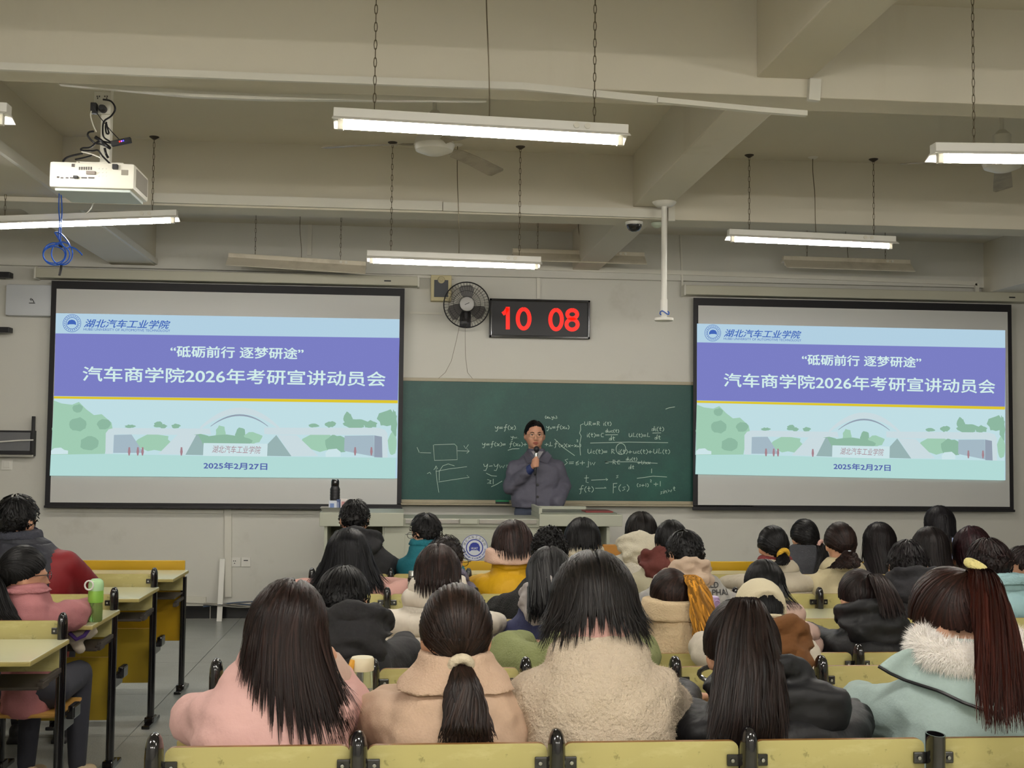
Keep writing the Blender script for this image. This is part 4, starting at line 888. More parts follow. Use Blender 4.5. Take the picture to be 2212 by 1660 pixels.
def person(label, hp, hw, sh, Yr, top, hair, lean=0., yaw=0., pitch=12., roll=0., zo=0., group='students seated in the lecture room', ht=None, arms='desk', skin=m_skin, trousers='25262c', pale=False, back=0.):
    NP[0] += 1; sd = NP[0]; top = dict(top)
    for k_ in ('c', 'c2', 'hood', 'collar', 'mottle'):
        if top.get(k_): top[k_] = gain(top[k_])
    Yt = Yr+.205+back; Yh = Yr+.235+lean+back
    hc = atY(hp[0], hp[1], Yh); rx = hw/2*Yh/F; rad3 = np.array((rx, rx*1.16, rx*1.28)); fr_ = rad3*np.array((.90, .92, .93))
    a, b = atY(sh[0], sh[2], Yt), atY(sh[1], sh[2], Yt); xc = (a.x+b.x)/2; w = (b.x-a.x)/2; zs = (a.z+b.z)/2+.045
    zs = min(zs, hc.z-.115)
    t = empty('person', (xc, Yt, zo), label, 'person', group)
    Rh = (Matrix.Rotation(rad(yaw), 3, 'Z') @ Matrix.Rotation(rad(-pitch), 3, 'X') @ Matrix.Rotation(rad(roll), 3, 'Y'))
    Rn = np.array(Rh); HC = np.array(hc)
    hpnt = lambda u, s=1.: HC+Rn@(np.asarray(u)*rad3*s)
    vox = .0085+.0012*Yr
    # body: head, neck, trunk, arms and hands in one skin
    B = MB(); L = lambda x, y, z: Vector(HC+Rn@(np.array((x, y, z))*rx/.085))
    B.ell(hc, tuple(fr_), Rh, 16).ell(L(0, .028, -.055), (.058*rx/.085, .066*rx/.085, .058*rx/.085), Rh, 12)
    B.cap(L(0, .092, -.012), .009, L(0, .108, -.038), .013, 8).ell(L(0, .085, -.075), (.024, .014, .010), Rh, 8)
    for s_ in (-1, 1): B.ell(L(s_*.078, -.004, -.025), (.010, .020, .031), Rh, 10); B.ell(L(s_*.03, .088, .0), (.016, .010, .009), Rh, 8)
    nb = Vector(((xc+hc.x)/2, Yt+.01, zs+.01)); B.cap(nb, .056, L(0, -.02, -.06), .052, 12)
    hipz = .50+zo; e_w = w*.78
    B.loft([superring(xc, Yt-.01, hipz-.05, e_w*.9, .10), superring(xc, Yt, (hipz+zs)/2, e_w*.85, .10), superring(xc, Yt, zs-.08, e_w, .09), superring(nb.x, Yt, zs, e_w*.6, .06)])
    # arms
    dz = .745+zo+.045; am = []
    for s_ in (-1, 1):
        shp = Vector((xc+s_*(w-.066), Yt, zs-.082)); el = Vector((xc+s_*(w+.005), Yt+.17, max(zs-.30, dz+.0))); wr = Vector((xc+s_*.13, Yt+.40, dz))
        if arms == 'chin' and s_ > 0: el = atY(ht['el'][0], ht['el'][1], Yt+.22); wr = atY(ht['wr'][0], ht['wr'][1], Yt+.14)
        if arms == 'phone' and s_ < 0: el = Vector((xc-w-.0, Yt+.14, zs-.2)); wr = atY(ht['wr'][0], ht['wr'][1], Yt+.20)
        am.append((shp, el, wr)); B.cap(shp, .05, el, .04).cap(el, .04, wr, .027)
        if arms == 'chin' and s_ > 0: hand(B, wr+(Vector((-.012, .01, .03))), (-.25, .1, 1), (1, -.2, .2), .95, .5)
        elif arms == 'phone' and s_ < 0: hand(B, wr, (0.1, .1, 1), (-1, -.2, 0), .95, .7)
        else: hand(B, wr+Vector((-s_*.02, .02, -.01)), (-s_*.7, .7, 0), (0, 0, 1), .95, .4)
    put('body', remesh(B, vox*.8, 2, 'body', skin), t)
    # garment
    th = {'puffer': .035, 'fur': .035, 'fleece': .03, 'coat': .024, 'hoodie': .02}[top['k']]; J = MB()
    dpt = .125+th*.8
    J.loft([superring(xc, Yt-.005, hipz-.09, w*.86, dpt), superring(xc, Yt-.005, hipz+.04, w*.88, dpt+.005), superring(xc, Yt, (hipz+zs)/2+.02, w*.93, dpt), superring(xc, Yt, zs-.16, w*.96, dpt), superring(xc, Yt, zs-.09, w*.93, dpt*.94, e=2.3), superring(xc, Yt, zs-.045, w*.84, dpt*.86, e=2.2),
            superring(xc*.7+nb.x*.3, Yt, zs-.005, w*.67, dpt*.76, e=2.1), superring(nb.x, Yt+.005, zs+.032, w*.46+.035, dpt*.62, e=2), superring(nb.x, Yt+.01, zs+.055, .085+th*.3, .08+th*.2, e=2), superring(nb.x, Yt+.01, zs+.075, .075, .072, e=2)])
    for i_, (shp, el, wr) in enumerate(am): J.cap(shp, .044+th, el, .047+th*.9, 14).cap(el, .045+th*.9, el.lerp(wr, .5 if arms == 'chin' and i_ == 1 else .86), .034+th*.6, 14)
    kk = {'puffer': dict(rough=.55, var=.05, spec=.3), 'fur': dict(rough=.95, bump=.9, bs=110, var=.10, vs=50), 'fleece': dict(rough=.95, bump=.5, bs=140, var=.08, vs=60), 'coat': dict(rough=.85, bump=.15, bs=200, var=.08, vs=120), 'hoodie': dict(rough=.85, bump=.2, bs=60, var=.04)}[top['k']]
    jm = mat('garment_'+top['k']+top['c']+('_%d' % sd if top['k'] == 'puffer' else ''), top['c'], **kk)
    if top['k'] == 'puffer':   # stitched quilting lines, level with the padded ridges of the mesh
        nt = jm.node_tree; bs_ = nt.nodes['Principled BSDF']; tc = nt.nodes.new('ShaderNodeTexCoord'); sx_ = nt.nodes.new('ShaderNodeSeparateXYZ'); nz = nt.nodes.new('ShaderNodeTexNoise'); nz.inputs['Scale'].default_value = 9
        nt.links.new(tc.outputs['Object'], sx_.inputs[0]); nt.links.new(tc.outputs['Object'], nz.inputs['Vector'])
        def mth(op, a, b=None):
            n_ = nt.nodes.new('ShaderNodeMath'); n_.operation = op
            for k_, v_ in enumerate((a, b)):
                if v_ is None: continue
                if hasattr(v_, 'links') or hasattr(v_, 'is_linked'): nt.links.new(v_, n_.inputs[k_])
                else: n_.inputs[k_].default_value = v_
            return n_.outputs[0]
        pt = top.get('pitch', .085); q_ = mth('MULTIPLY', mth('SUBTRACT', zs-zo, sx_.outputs['Z']), PI/pt); q_ = mth('ADD', q_, mth('MULTIPLY', nz.outputs['Fac'], .5))
        q_ = mth('POWER', mth('ABSOLUTE', mth('SINE', q_)), .4); n2 = nt.nodes.new('ShaderNodeTexNoise'); n2.inputs['Scale'].default_value = 34; mp_ = nt.nodes.new('ShaderNodeMapping'); mp_.inputs['Scale'].default_value = (1, 1, .5)
        nt.links.new(tc.outputs['Object'], mp_.inputs[0]); nt.links.new(mp_.outputs[0], n2.inputs['Vector']); q_ = mth('ADD', q_, mth('MULTIPLY', n2.outputs['Fac'], .35))
        bp_ = nt.nodes.new('ShaderNodeBump'); bp_.inputs['Strength'].default_value = .7; bp_.inputs['Distance'].default_value = .022; nt.links.new(q_, bp_.inputs['Height']); nt.links.new(bp_.outputs[0], bs_.inputs['Normal'])
    if top.get('mottle'): stain(jm, top['mottle'], 14, .42, .62, .8)
    dp = puffer_disp(sd, zs, top.get('pitch', .085), top.get('amp', .015)) if top['k'] == 'puffer' else cloth_disp(sd, .010)
    jme = remesh(J, vox, 4, 'jacket', jm, dp)
    if top.get('c2'):   # sleeves of a second colour
        m2 = mat('garment_'+top['k']+top['c2'], top['c2'], **kk); jme.materials.append(m2)
        for q in jme.polygons:
            if top.get('sl', 1) == 1 and (abs(q.center.x-xc) > w*.62): q.material_index = 1
    bvh = BVHTree.FromPolygons([v.co[:] for v in jme.vertices], [p.vertices[:] for p in jme.polygons])
    nm = {'coat': 'coat', 'hoodie': 'hoodie'}.get(top['k'], 'jacket')
    jo = put(nm, jme, t)
    extra = []
    if arms == 'chin': s0_, s1_ = am[1][1].lerp(am[1][2], .58), am[1][1].lerp(am[1][2], .80); put('cuff', MB().cap(s0_, .043, s1_, .036, 16).mesh('cuff', mat('cuff_rib', 'cdb2a2', .9, bump=.6, bs=90, stretch=(1, 1, .1)), True), jo)
    if top.get('hood'):
        hm = mat('garment_'+top['k']+top['hood'], top['hood'], **kk); Hd = MB(); hs = top.get('hs', 1.)
        pts = [(nb.x+.105*hs*math.cos(a_), Yt+.0+.10*hs*math.sin(a_), zs+.058-.045*math.sin(a_)) for a_ in np.linspace(0, 2*PI, 21)[:-1]]
        Hd.tube(pts, .026, 10, True); hx = top.get('hx', 0.); Hd.ell((nb.x+hx, Yt-.085*hs, zs-.005), (.115*hs, .050, .078*hs), Matrix.Rotation(rad(16), 3, 'X'), 14); Hd.ell((nb.x+hx*.5, Yt-.05, zs+.025), (.135*hs, .085, .036), None, 14)
        hme = remesh(Hd, vox*.9, 4, 'hood', hm, (lambda co, no: wrinkle(co, (16, 14, 26), .022, sd*2.2)+wrinkle(co, (40, 40, 50), .006, sd)) if top['k'] != 'puffer' else (lambda co, no: wrinkle(co, (7, 7, 30), .014, sd*2.2)+wrinkle(co, (40, 40, 60), .004, sd))); ho = BVHTree.FromPolygons([v.co[:] for v in hme.vertices], [p.vertices[:] for p in hme.polygons]); extra.append(ho)
        put('hood', hme, jo)
    if top.get('collar'):
        cm_ = mat('collar_'+top['collar'], top['collar'], .85, bump=.5, bs=150); C_ = MB(); hh = top.get('ch', .05); cr_ = top.get('cr', .088)
        C_.loft([superring(nb.x, Yt+.01, zs+.035, cr_+.012, cr_+.006, e=2), superring(nb.x, Yt+.012, zs+.035+hh, cr_-.004, cr_-.008, e=2)])
        if top.get('lapel'): C_.loft([superring(nb.x, Yt+.0, zs+.005, cr_+.052, cr_+.028, e=2.3), superring(nb.x, Yt+.005, zs+.03, cr_+.03, cr_+.013, e=2), superring(nb.x, Yt+.01, zs+.06, cr_, cr_-.005, e=2)])
        cme = remesh(C_, vox*.8, 3, 'collar', cm_, cloth_disp(sd+20, .008)); extra.append(BVHTree.FromPolygons([v.co[:] for v in cme.vertices], [p.vertices[:] for p in cme.polygons])); put('collar', cme, jo)
    # legs and shoes
    Tm = MB()
    for s_ in (-1, 1):
        k_ = Vector((xc+s_*.10, Yt+.37, .50+zo)); Tm.cap((xc+s_*.085, Yt-.02, .505+zo), .085, k_, .062).cap(k_, .062, (xc+s_*.11, Yt+.34, .10+zo), .042)
    Tm.ell((xc, Yt-.02, .51+zo), (.16, .12, .085)); tm = mat('trousers_'+trousers, trousers, .8); put('trousers', remesh(Tm, .02, 2, 'trousers', tm), t)
    for s_ in (-1, 1):
        so = link('shoe', me_shoe, t, Vector((xc+s_*.11, Yt+.36, zo))-t.location)
    # hair
    hm = hairmat(hair['c']); S_ = MB(); S_.ell(hc, tuple(rad3*.955), Rh, 18); hv = []
    for p in S_.v:
        u = (np.linalg.inv(Rn)@(np.array(p)-HC))/rad3; u_ = nrm(u); az = math.atan2(u_[0], u_[1])
        if u_[2] < hairline(az)-.02+(min(0, hair.get('low', -.16)) if hair['s'] == 'short' and abs(az) > 1.2 else 0): q = HC+Rn@(u*rad3*.80)
        else: q = np.array(p)
        hv.append(tuple(q))
    S_.v = hv
    ho_ = put('hair', S_.mesh('hair', shellmat(hair['c']), 2), t); st = hair['s']; n0 = hair.get('n', int(np.clip(2400/Yr, 330, 950))); lay = lambda: RNG.uniform(.99, 1.07)
    rw = .0036*(1+(Yr-2.5)*.28)*hair.get('rw', 1)
    def drape(p, mg):
        for bv in [bvh]+extra:
            v = Vector(p); lo, no_, ix, ds = bv.find_nearest(v, .25)
            if lo is not None:
                sgn = (v-lo).dot(no_)
                if sgn < mg and (ds < mg or sgn < 0): p = np.array(lo+no_*mg)
        return p
    def behind(p, mg):
        ym = None
        for bv in [bvh]+extra:
            h = bv.ray_cast(Vector((p[0], Yt-.9, p[2])), Vector((0, 1, 0)))
            if h[0] is not None and (ym is None or h[0].y < ym): ym = h[0].y
        if ym is not None and p[1] > ym-mg: p = np.array((p[0], ym-mg, p[2]))
        return p
    axis = lambda P: np.stack([np.full(len(P), HC[0]), np.full(len(P), HC[1]+.02), np.maximum(np.minimum(P[:, 2], HC[2]+.03), HC[2]-.03) if False else np.where(P[:, 2] > HC[2], HC[2], P[:, 2])], 1)
    paths = []
    if st == 'long':
        zend = atY(hp[0], hair['end'], Yt-.12).z; fl_ = hair.get('flare', .3); cl_ = hair.get('clump', .6); wav = hair.get('wave', .0); px_ = hair.get('part', 0.); dx_ = hair.get('dx', 0.)
        for i in range(n0):
            ph = RNG.normal(0, 62) if i % 3 else RNG.uniform(-145, 145)
            if abs(ph) > 148: ph = RNG.uniform(-140, 140)
            pc = rad(round((ph+3)/9)*9-3+RNG.uniform(-.5, .5)); ph = rad(ph); u0 = nrm((px_+.10*math.copysign(1, math.sin(ph)), RNG.uniform(-.65, .72), 1)); u1 = nrm((math.sin(ph), -math.cos(ph), RNG.uniform(-.35, 0))); l_ = lay()
            P = [hpnt(slerp(u0, u1, s_), l_*(1+.03*s_)) for s_ in np.linspace(0, 1, 8)]
            p0 = P[-1]; zt_ = zend+RNG.uniform(-.02, .05)+.0*abs(ph); rr_ = RNG.uniform(0, 6.28); zt_ += hair.get('v', 0)*max(0, 1-abs(p0[0]-HC[0])/(rx*.9))
            if p0[2]-zt_ > .01:
                m_ = max(3, int((p0[2]-zt_)/.028)); x0_ = p0[0]; y0_ = p0[1]; mg = .005+RNG.uniform(0, .022); fs_ = RNG.uniform(.85, 1.1)
                for s_ in np.linspace(1/m_, 1, m_):
                    z = p0[2]+(zt_-p0[2])*s_; xq = x0_+(HC[0]+math.sin(pc)*rad3[0]-x0_)*.8*cl_*s_**1.3; x = HC[0]+(xq-HC[0])*(1+fl_*fs_*s_**1.2)+dx_*s_; y = y0_+(-.012)*s_ if not hair.get('over') else y0_+(Yt-.215-y0_)*min(1, s_/.4)
                    q = np.array((x+wav*math.sin(z*55+rr_), y+wav*math.cos(z*50+rr_), z)); q0 = q; q = behind(q, mg) if abs(ph) < 1.9 else drape(q, mg)
                    if q0[1]-q[1] > .05 and not hair.get('over') and extra: break
                    if q[2] < .835+zo: q = np.array((q[0], max(q[1], Yr+.043), q[2]))
                    P.append(q)
            P = np.array(P)
            for _ in range(9 if hair.get('over') else 4):
                if len(P) > 9: P[6:-1] = (P[5:-2]+2*P[6:-1]+P[7:])/4
            paths.append(P)
        for i in range(n0//3):
            u0 = ndir(RNG.uniform(-PI, PI), RNG.uniform(-.0, .95)); 
            u1 = nrm(u0+np.array((0, 0, -.5))); paths.append([hpnt(slerp(u0, u1, s_), lay()*.99) for s_ in np.linspace(0, 1, 4)]) if u0[2] > hairline(math.atan2(u0[0], u0[1]))+.15 else None
    elif st in ('pony', 'bun'):
        T = nrm(hair.get('tie', (0, -1, .1))); tp = hpnt(T, 1.06)
        for i in range(n0):
            az = RNG.uniform(-PI, PI); u0 = ndir(az, hairline(az)+RNG.uniform(-.02, .05)); s0 = 0 if i % 2 else RNG.uniform(0, .75); l_ = RNG.uniform(.985, 1.04)
            fr = max(0, math.cos(az)); Cn = nrm((u0[0]*1.15+T[0]*.2, -.15-.35*(1-fr), .25*(T[2] > 0)+.12+.75*fr))*1.25; P = []
            if i % 4 == 0: s0 = RNG.uniform(.2, .6)
            for s_ in np.linspace(s0, 1, 9): P.append(hpnt(nrm((1-s_)**2*u0+2*s_*(1-s_)*Cn+s_*s_*T), l_+.03*math.sin(PI*s_)))
            paths.append(P)
        for i in range(n0//3):
            a_ = RNG.uniform(-PI, PI); u0 = nrm((math.sin(a_)*.8, -.35-abs(math.cos(a_))*.5 if i % 2 else -.3+math.cos(a_)*.8, RNG.uniform(-.45, 1.1) if i % 2 else RNG.uniform(.2, 1.1))); l_ = RNG.uniform(.99, 1.05)
            paths.append([hpnt(slerp(u0, T, s_), l_+.015*math.sin(PI*s_)) for s_ in np.linspace(0, 1, 7)])
        te = atY(hair['tail'][0], hair['tail'][1], hair.get('Yte', Yt-.16)); tw_ = hair.get('tw', 60)/2*Yr/F; wav = hair.get('wave', .004); out = hair.get('out', .07); te = np.array(te)
        od = Rn@T; od = nrm(od*np.array((1, 1, .6))+np.array((0, 0, .25 if hair.get('high') else -.2))); tl = []
        for i in range(int(n0*hair.get('tn', .45))):
            a_ = RNG.uniform(0, 2*PI); r_ = math.sqrt(RNG.uniform(0, 1)); ox, oy = r_*math.cos(a_), r_*math.sin(a_); ln = RNG.uniform(.86, 1.06); ph_ = RNG.uniform(0, 6.28); P = []
            for s_ in np.linspace(0, 1, 16):
                c1 = tp+od*out; c2 = (tp+od*out)*.5+te*.5+np.array((0, -.02, .0)); s2 = s_*ln
                q = (1-s2)**3*tp+3*(1-s2)**2*s2*c1+3*(1-s2)*s2*s2*c2+s2**3*te
                wd_ = tw_*(.10+.90*s_**hair.get('tp', .75))
                q = q+np.array((ox*wd_, oy*wd_*.45, 0))+np.array((wav*math.sin(s_*hair.get('wf', 9)+ph_), wav*.6*math.cos(s_*9+ph_), 0)); P.append(behind(q, .008+.012*(1-oy)) if s_ > .12 else q)
            P = np.array(P)
            for _ in range(2): P[1:-1] = (P[:-2]+2*P[1:-1]+P[2:])/4
            lo_ = P[:, 2] < .835+zo; P[lo_, 1] = np.maximum(P[lo_, 1], Yr+.043)
            tl.append(P)
        tc = hair.get('tc', hair['c']); tx = lambda P: P*0+np.array((te[0]*.5+tp[0]*.5, tp[1]+.12, 0))*np.array((1, 1, 0))+P*np.array((0, 0, 1))
        ribbons(tl, rw*1.1, tx, 'ponytail' if st == 'pony' else 'hair_bun', hairmat(tc), ho_)
        if hair.get('band'):
            od2 = Vector(od); c_ = Vector(tp)+od2*(.012 if not hair.get('high') else .02); a1 = od2.cross(Vector((0, 0, 1))).normalized(); a2 = a1.cross(od2); br = hair.get('bw', .02); MBb = MB()
            MBb.tube([c_+(a1*math.cos(x)+a2*math.sin(x))*br for x in np.linspace(0, 2*PI, 17)[:-1]], br*.55, 10, True)
            put('hair_band', MBb.mesh('hair_band', mat('band_'+hair['band'], hair['band'], .9, bump=.6, bs=120), 2), ho_)
    else:  # short
        sg = hair.get('shag', .05); C = nrm((hair.get('cx', 0), -.25, .95)); Ln = hair.get('len', .5); low = hair.get('low', -.16)
        for i in range(int(n0*2.2)):
            u0 = ndir(RNG.uniform(-PI, PI), RNG.uniform(-.75, 1)); az = math.atan2(u0[0], u0[1]); hl_ = hairline(az)+(low if abs(az) > 1.2 or low > 0 else 0)
            if u0[2] < hl_-.0: continue
            d = u0-C*np.dot(u0, C); d = nrm(d) if np.linalg.norm(d) > .05 else nrm((RNG.normal(), RNG.normal(), 0)); d = nrm(d+RNG.normal(0, hair.get('mess', .16), 3)); L_ = Ln*RNG.uniform(.7, 1.2); l_ = lay(); P = []
            cu = hair.get('curl', 0); ph_ = RNG.uniform(0, 6.28)
            for s_ in np.linspace(0, 1, 6):
                u = nrm(u0*math.cos(L_*s_)+d*math.sin(L_*s_))
                if u[2] < hl_-.12: u = nrm(u0) if not P else u
                P.append(hpnt(u+cu*np.array((math.sin(s_*9+ph_), math.cos(s_*9+ph_), math.sin(s_*7))), l_*(1+sg*s_*s_)))
            paths.append(P)
        rw *= .72
    if st == 'long' and hair.get('strays'):
        pass
    ribbons(paths, rw, axis, 'locks', hm, ho_)
    if hair.get('glasses'):
        gm = mat('spectacle_frame', '17161a', .3); G = MB(); sc_ = rx/.085
        for s_ in (-1, 1):
            G.tube([L(s_*.033+.024*math.cos(x), .104, -.006+.018*math.sin(x)) for x in np.linspace(0, 2*PI, 15)[:-1]], .0018, 5, True); G.tube([L(s_*.057, .104, .0), L(s_*.080, .09, 0), L(s_*.083, .0, -.008), L(s_*.080, -.012, -.02)], .0018, 5)
        G.tube([L(-.01, .106, 0), L(.01, .106, 0)], .0018, 5); put('glasses', G.mesh('glasses', gm, True), t)
    return dict(t=t, bvh=bvh, xc=xc, w=w, zs=zs, Yt=Yt, nb=nb, HC=HC, rx=rx, jo=jo, L=L, hair=ho_, jme=jme)
def fuzz(P, me, n, ln, col, name='pile', parent=None, wf=.07):
    """short fibres on a fur garment"""
    tri = [p for p in me.polygons]; ar = np.array([p.area for p in tri]); ar /= ar.sum(); idx = RNG.choice(len(tri), n, p=ar); vs = []; fs = []
    vc = me.vertices; off = wpos(parent)-wpos(parent)
    for k, i in enumerate(idx):
        p = tri[i]; w_ = RNG.dirichlet([1]*len(p.vertices)); c = sum((vc[v].co*float(a) for v, a in zip(p.vertices, w_)), Vector()); nn = p.normal
        d = (nn*.8+Vector(RNG.normal(0, .45, 3))+Vector((0, 0, -.5))).normalized()*ln*RNG.uniform(.6, 1.3); s_ = d.cross(nn); s_ = s_.normalized()*ln*wf if s_.length > 1e-6 else Vector((ln*wf, 0, 0))
        vs += [c-s_, c+s_, c+d]; fs.append((3*k, 3*k+1, 3*k+2))
    m2 = bpy.data.meshes.new(name); m2.from_pydata([v[:] for v in vs], [], fs); m2.materials.append(mat('pile_'+col, col, .95)); o = link(name, m2, parent); o['kind'] = 'stuff'; return o
BK = '1c1512'; BL = '141214'; BR = '2b1a15'
A = dict(Yr=2.57, zo=.08); B_ = dict(Yr=3.44, zo=.08); C = dict(Yr=4.12); D = dict(Yr=4.95); E = dict(Yr=5.80); F_ = dict(Yr=6.70)
# nearest row
P1 = person('girl in pale pink jacket with very long dark hair, cheek resting on her raised hand', (618, 1362), 160, (405, 765, 1510), top=dict(k='hoodie', c='dcb0a8', collar='d8aaa2', ch=.04, cr=.095), hair=dict(s='long', c=BR, end=1612, flare=.62, n=1100, part=.05, clump=.9, dx=.02), roll=8, pitch=14, arms='chin', ht=dict(el=(752, 1525), wr=(703, 1415)), **A)
P2 = person('girl in camel wool coat with a low ponytail tied by a fluffy beige band', (985, 1362), 148, (812, 1148, 1530), top=dict(k='coat', c='c8ab92', collar='c8ab92', ch=.05, cr=.09, lapel=1), hair=dict(s='pony', c='2d1d16', tie=(.08, -.75, -.62), tail=(1010, 1612), tw=120, tp=.75, band='cfc0a6', bw=.021, n=950, tn=.5, wave=.008), pitch=8, **A)
P3 = person('girl in cream teddy coat with straight dark shoulder-length hair, centre of nearest row', (1283, 1312), 182, (1120, 1465, 1470), top=dict(k='fur', c='c9b8a2', collar='c79a90', ch=.075, cr=.078), hair=dict(s='long', c=BK, end=1412, flare=.35, n=1000, v=.055), pitch=20, lean=.05, **A)
P4 = person('girl in black padded jacket with very long high ponytail covering her back', (1602, 1400), 158, (1475, 1862, 1500), top=dict(k='puffer', c='131316', pitch=.12, amp=.024, hood='131316', hs=.92, hx=.09), hair=dict(s='pony', c='241713', tie=(0, -.45, .89), tail=(1612, 1612), tw=190, tp=.85, high=1, out=.05, n=900, tn=1.1, wave=.006), pitch=14, lean=.03, **A)
P5 = person('girl in mint coat with white fur collar and reddish ponytail in a yellow band', (2062, 1335), 168, (1925, 2290, 1490), top=dict(k='coat', c='a9bdb9'), hair=dict(s='pony', c='3b1e17', tie=(.12, -.72, .68), tail=(2172, 1548), tw=120, tp=.7, band='d8cb86', bw=.02, high=1, n=950, tn=.8, tc='42190f', wave=.008, Yte=2.50), pitch=24, yaw=34, lean=.06, **A)
# second row
P6 = person('boy in black hooded jacket with short black hair, left in the second row', (740, 1295), 108, (692, 868, 1375), top=dict(k='hoodie', c='1d1c1f', hood='1d1c1f', hs=1.0), hair=dict(s='short', c=BL, shag=.03, len=.8, mess=.1), yaw=-12, pitch=22, lean=.03, **B_)
P7 = person('person in brown hooded top wearing a cream baseball cap backwards over black hair', (1643, 1324), 100, (1570, 1765, 1405), top=dict(k='hoodie', c='5f3b22', hood='70461f', c2='cfc4b4', hs=1.0), hair=dict(s='long', c=BL, end=1372, flare=.1), pitch=20, lean=.02, **B_)
P8 = person('person in green fleece almost hidden behind girl in the cream teddy coat', (1292, 1300), 92, (1108, 1402, 1412), top=dict(k='fleece', c='868d5c'), hair=dict(s='short', c=BL), pitch=30, lean=.06, **B_)
# third row
P9 = person('girl in beige teddy jacket with golden-orange dyed ponytail', (1450, 1287), 86, (1372, 1530, 1338), top=dict(k='fur', c='d4bc98', collar='d4bc98', ch=.07, cr=.11), hair=dict(s='pony', c='33201a', tie=(.45, -.6, .55), tail=(1530, 1388), tw=62, tc='a87426', high=1, wave=.014, wf=12, out=.05, tn=.7, tp=.9), yaw=18, pitch=12, **C)
P10 = person('girl in off-white padded jacket with chin-length brown hair', (945, 1240), 94, (815, 1080, 1322), top=dict(k='puffer', c='dcd2c2', pitch=.10, amp=.026, collar='dcd2c2', ch=.07, cr=.105), hair=dict(s='long', c='2f1d18', end=1285, flare=.05), pitch=12, **C)
P11 = person('girl in navy jacket with light grey hood and long loose black hair', (1187, 1245), 94, (1088, 1288, 1345), top=dict(k='hoodie', c='2b3054', hood='a7a09e', hs=.95), hair=dict(s='long', c=BL, end=1330, flare=.25, wave=.006, over=1), pitch=14, **C)
P12 = person('girl in black puffer jacket with a side ponytail, right part of third row', (1858, 1288), 88, (1792, 1985, 1362), top=dict(k='puffer', c='151518', hood='151518', pitch=.13, amp=.02, hs=1.05), hair=dict(s='pony', c='2a1d1b', tie=(.25, -.8, .5), tail=(1932, 1330), tw=62, high=1, out=.05), pitch=22, **C)
P13 = person('girl in pale pink quilted jacket with black hair, behind the cream cap', (1652, 1264), 82, (1592, 1768, 1335), top=dict(k='puffer', c='c9a99c', pitch=.07, amp=.01), hair=dict(s='long', c=BL, end=1310, flare=.1), pitch=16, lean=.10, **C)
P14 = person('person in dark jacket looking at a phone, mostly hidden behind the reddish ponytail', (2125, 1308), 82, (2050, 2212, 1392), top=dict(k='hoodie', c='262428'), hair=dict(s='short', c=BL, shag=.08), pitch=25, **C)
# fourth row
P15 = person('boy in black fleece with short curly black hair', (1187, 1187), 72, (1085, 1272, 1292), top=dict(k='fleece', c='0f0f10'), hair=dict(s='short', c=BL, curl=.07, shag=.08, len=.3), pitch=16, **D)
P16 = person('boy in pale denim jacket with beige hood and black lettering on back', (1480, 1195), 78, (1368, 1602, 1285), top=dict(k='hoodie', c='aaa69e', mottle='8c8b8c', hood='bfa893', hs=.82), hair=dict(s='short', c=BL, shag=.05, len=.6, mess=.14), yaw=10, pitch=24, **D)
P17 = person('person in light blue padded jacket with dark brown hair, near right edge', (2138, 1218), 88, (2072, 2262, 1290), top=dict(k='puffer', c='8fb0b4', collar='8fb0b4', ch=.04, cr=.12, pitch=.15), hair=dict(s='short', c='2a1a1a', shag=.06, len=.8), pitch=25, lean=.03, **D)
P18 = person('person in black hooded coat with short black hair, between two girls with long straight hair', (1962, 1220), 84, (1895, 2040, 1278), top=dict(k='hoodie', c='1e1d22', hood='1e1d22'), hair=dict(s='short', c='191315', shag=.05, len=.8, glasses=1), yaw=-28, pitch=20, **D)
P19 = person('girl in dusty pink coat with black ponytail and glasses, beside the green bottle', (48, 1238), 84, (8, 134, 1308), top=dict(k='coat', c='aa6e70', collar='aa6e70', ch=.02, cr=.10), hair=dict(s='pony', c=BL, tie=(0, -.95, .05), tail=(22, 1345), tw=48, band='d98fa0', bw=.014, glasses=1, out=.03, tn=.7, Yte=4.98), yaw=-58, pitch=4, trousers='2b2c36', **D)
# fifth row
P20 = person('girl in pale pink top with wavy loose black hair down her back', (752, 1205), 92, (642, 876, 1255), top=dict(k='hoodie', c='cf9f94'), hair=dict(s='long', c='15161a', end=1280, flare=.75, wave=.012, n=700), pitch=12, **E)
P21 = person('boy with buzz cut and black glasses in grey-purple patterned jacket', (962, 1210), 80, (903, 1042, 1275), top=dict(k='puffer', c='504e66', mottle='7a788c', pitch=.2, amp=.006), hair=dict(s='short', c='241c18', shag=.0, len=.2, low=.12, glasses=1), yaw=-38, pitch=6, **E)
P22 = person('girl in mustard yellow jacket with pink collar and brown bobbed hair', (1108, 1182), 86, (1036, 1166, 1245), top=dict(k='puffer', c='c99a0c', collar='dcb8a4', ch=.075, cr=.13, pitch=.2, amp=.012), hair=dict(s='long', c='33201b', end=1204, flare=.0), pitch=14, **E)
P23 = person('girl with a maroon hood over beige jacket, hair just covering her neck', (1450, 1168), 66, (1360, 1482, 1248), top=dict(k='hoodie', c='b3ad93', hood='5a2620', hs=1.1), hair=dict(s='long', c=BL, end=1205, flare=.0), pitch=10, **E)
P24 = person('girl in cream quilted jacket with black low bun and yellow hair band', (1670, 1178), 64, (1597, 1754, 1255), top=dict(k='puffer', c='bfb5a0', pitch=.1, amp=.007, collar='6b1f1f', ch=.05), hair=dict(s='bun', c=BL, tie=(.25, -.85, -.45), tail=(1682, 1222), tw=32, band='cba02e', bw=.024, wave=.01, out=.035), pitch=8, **E)
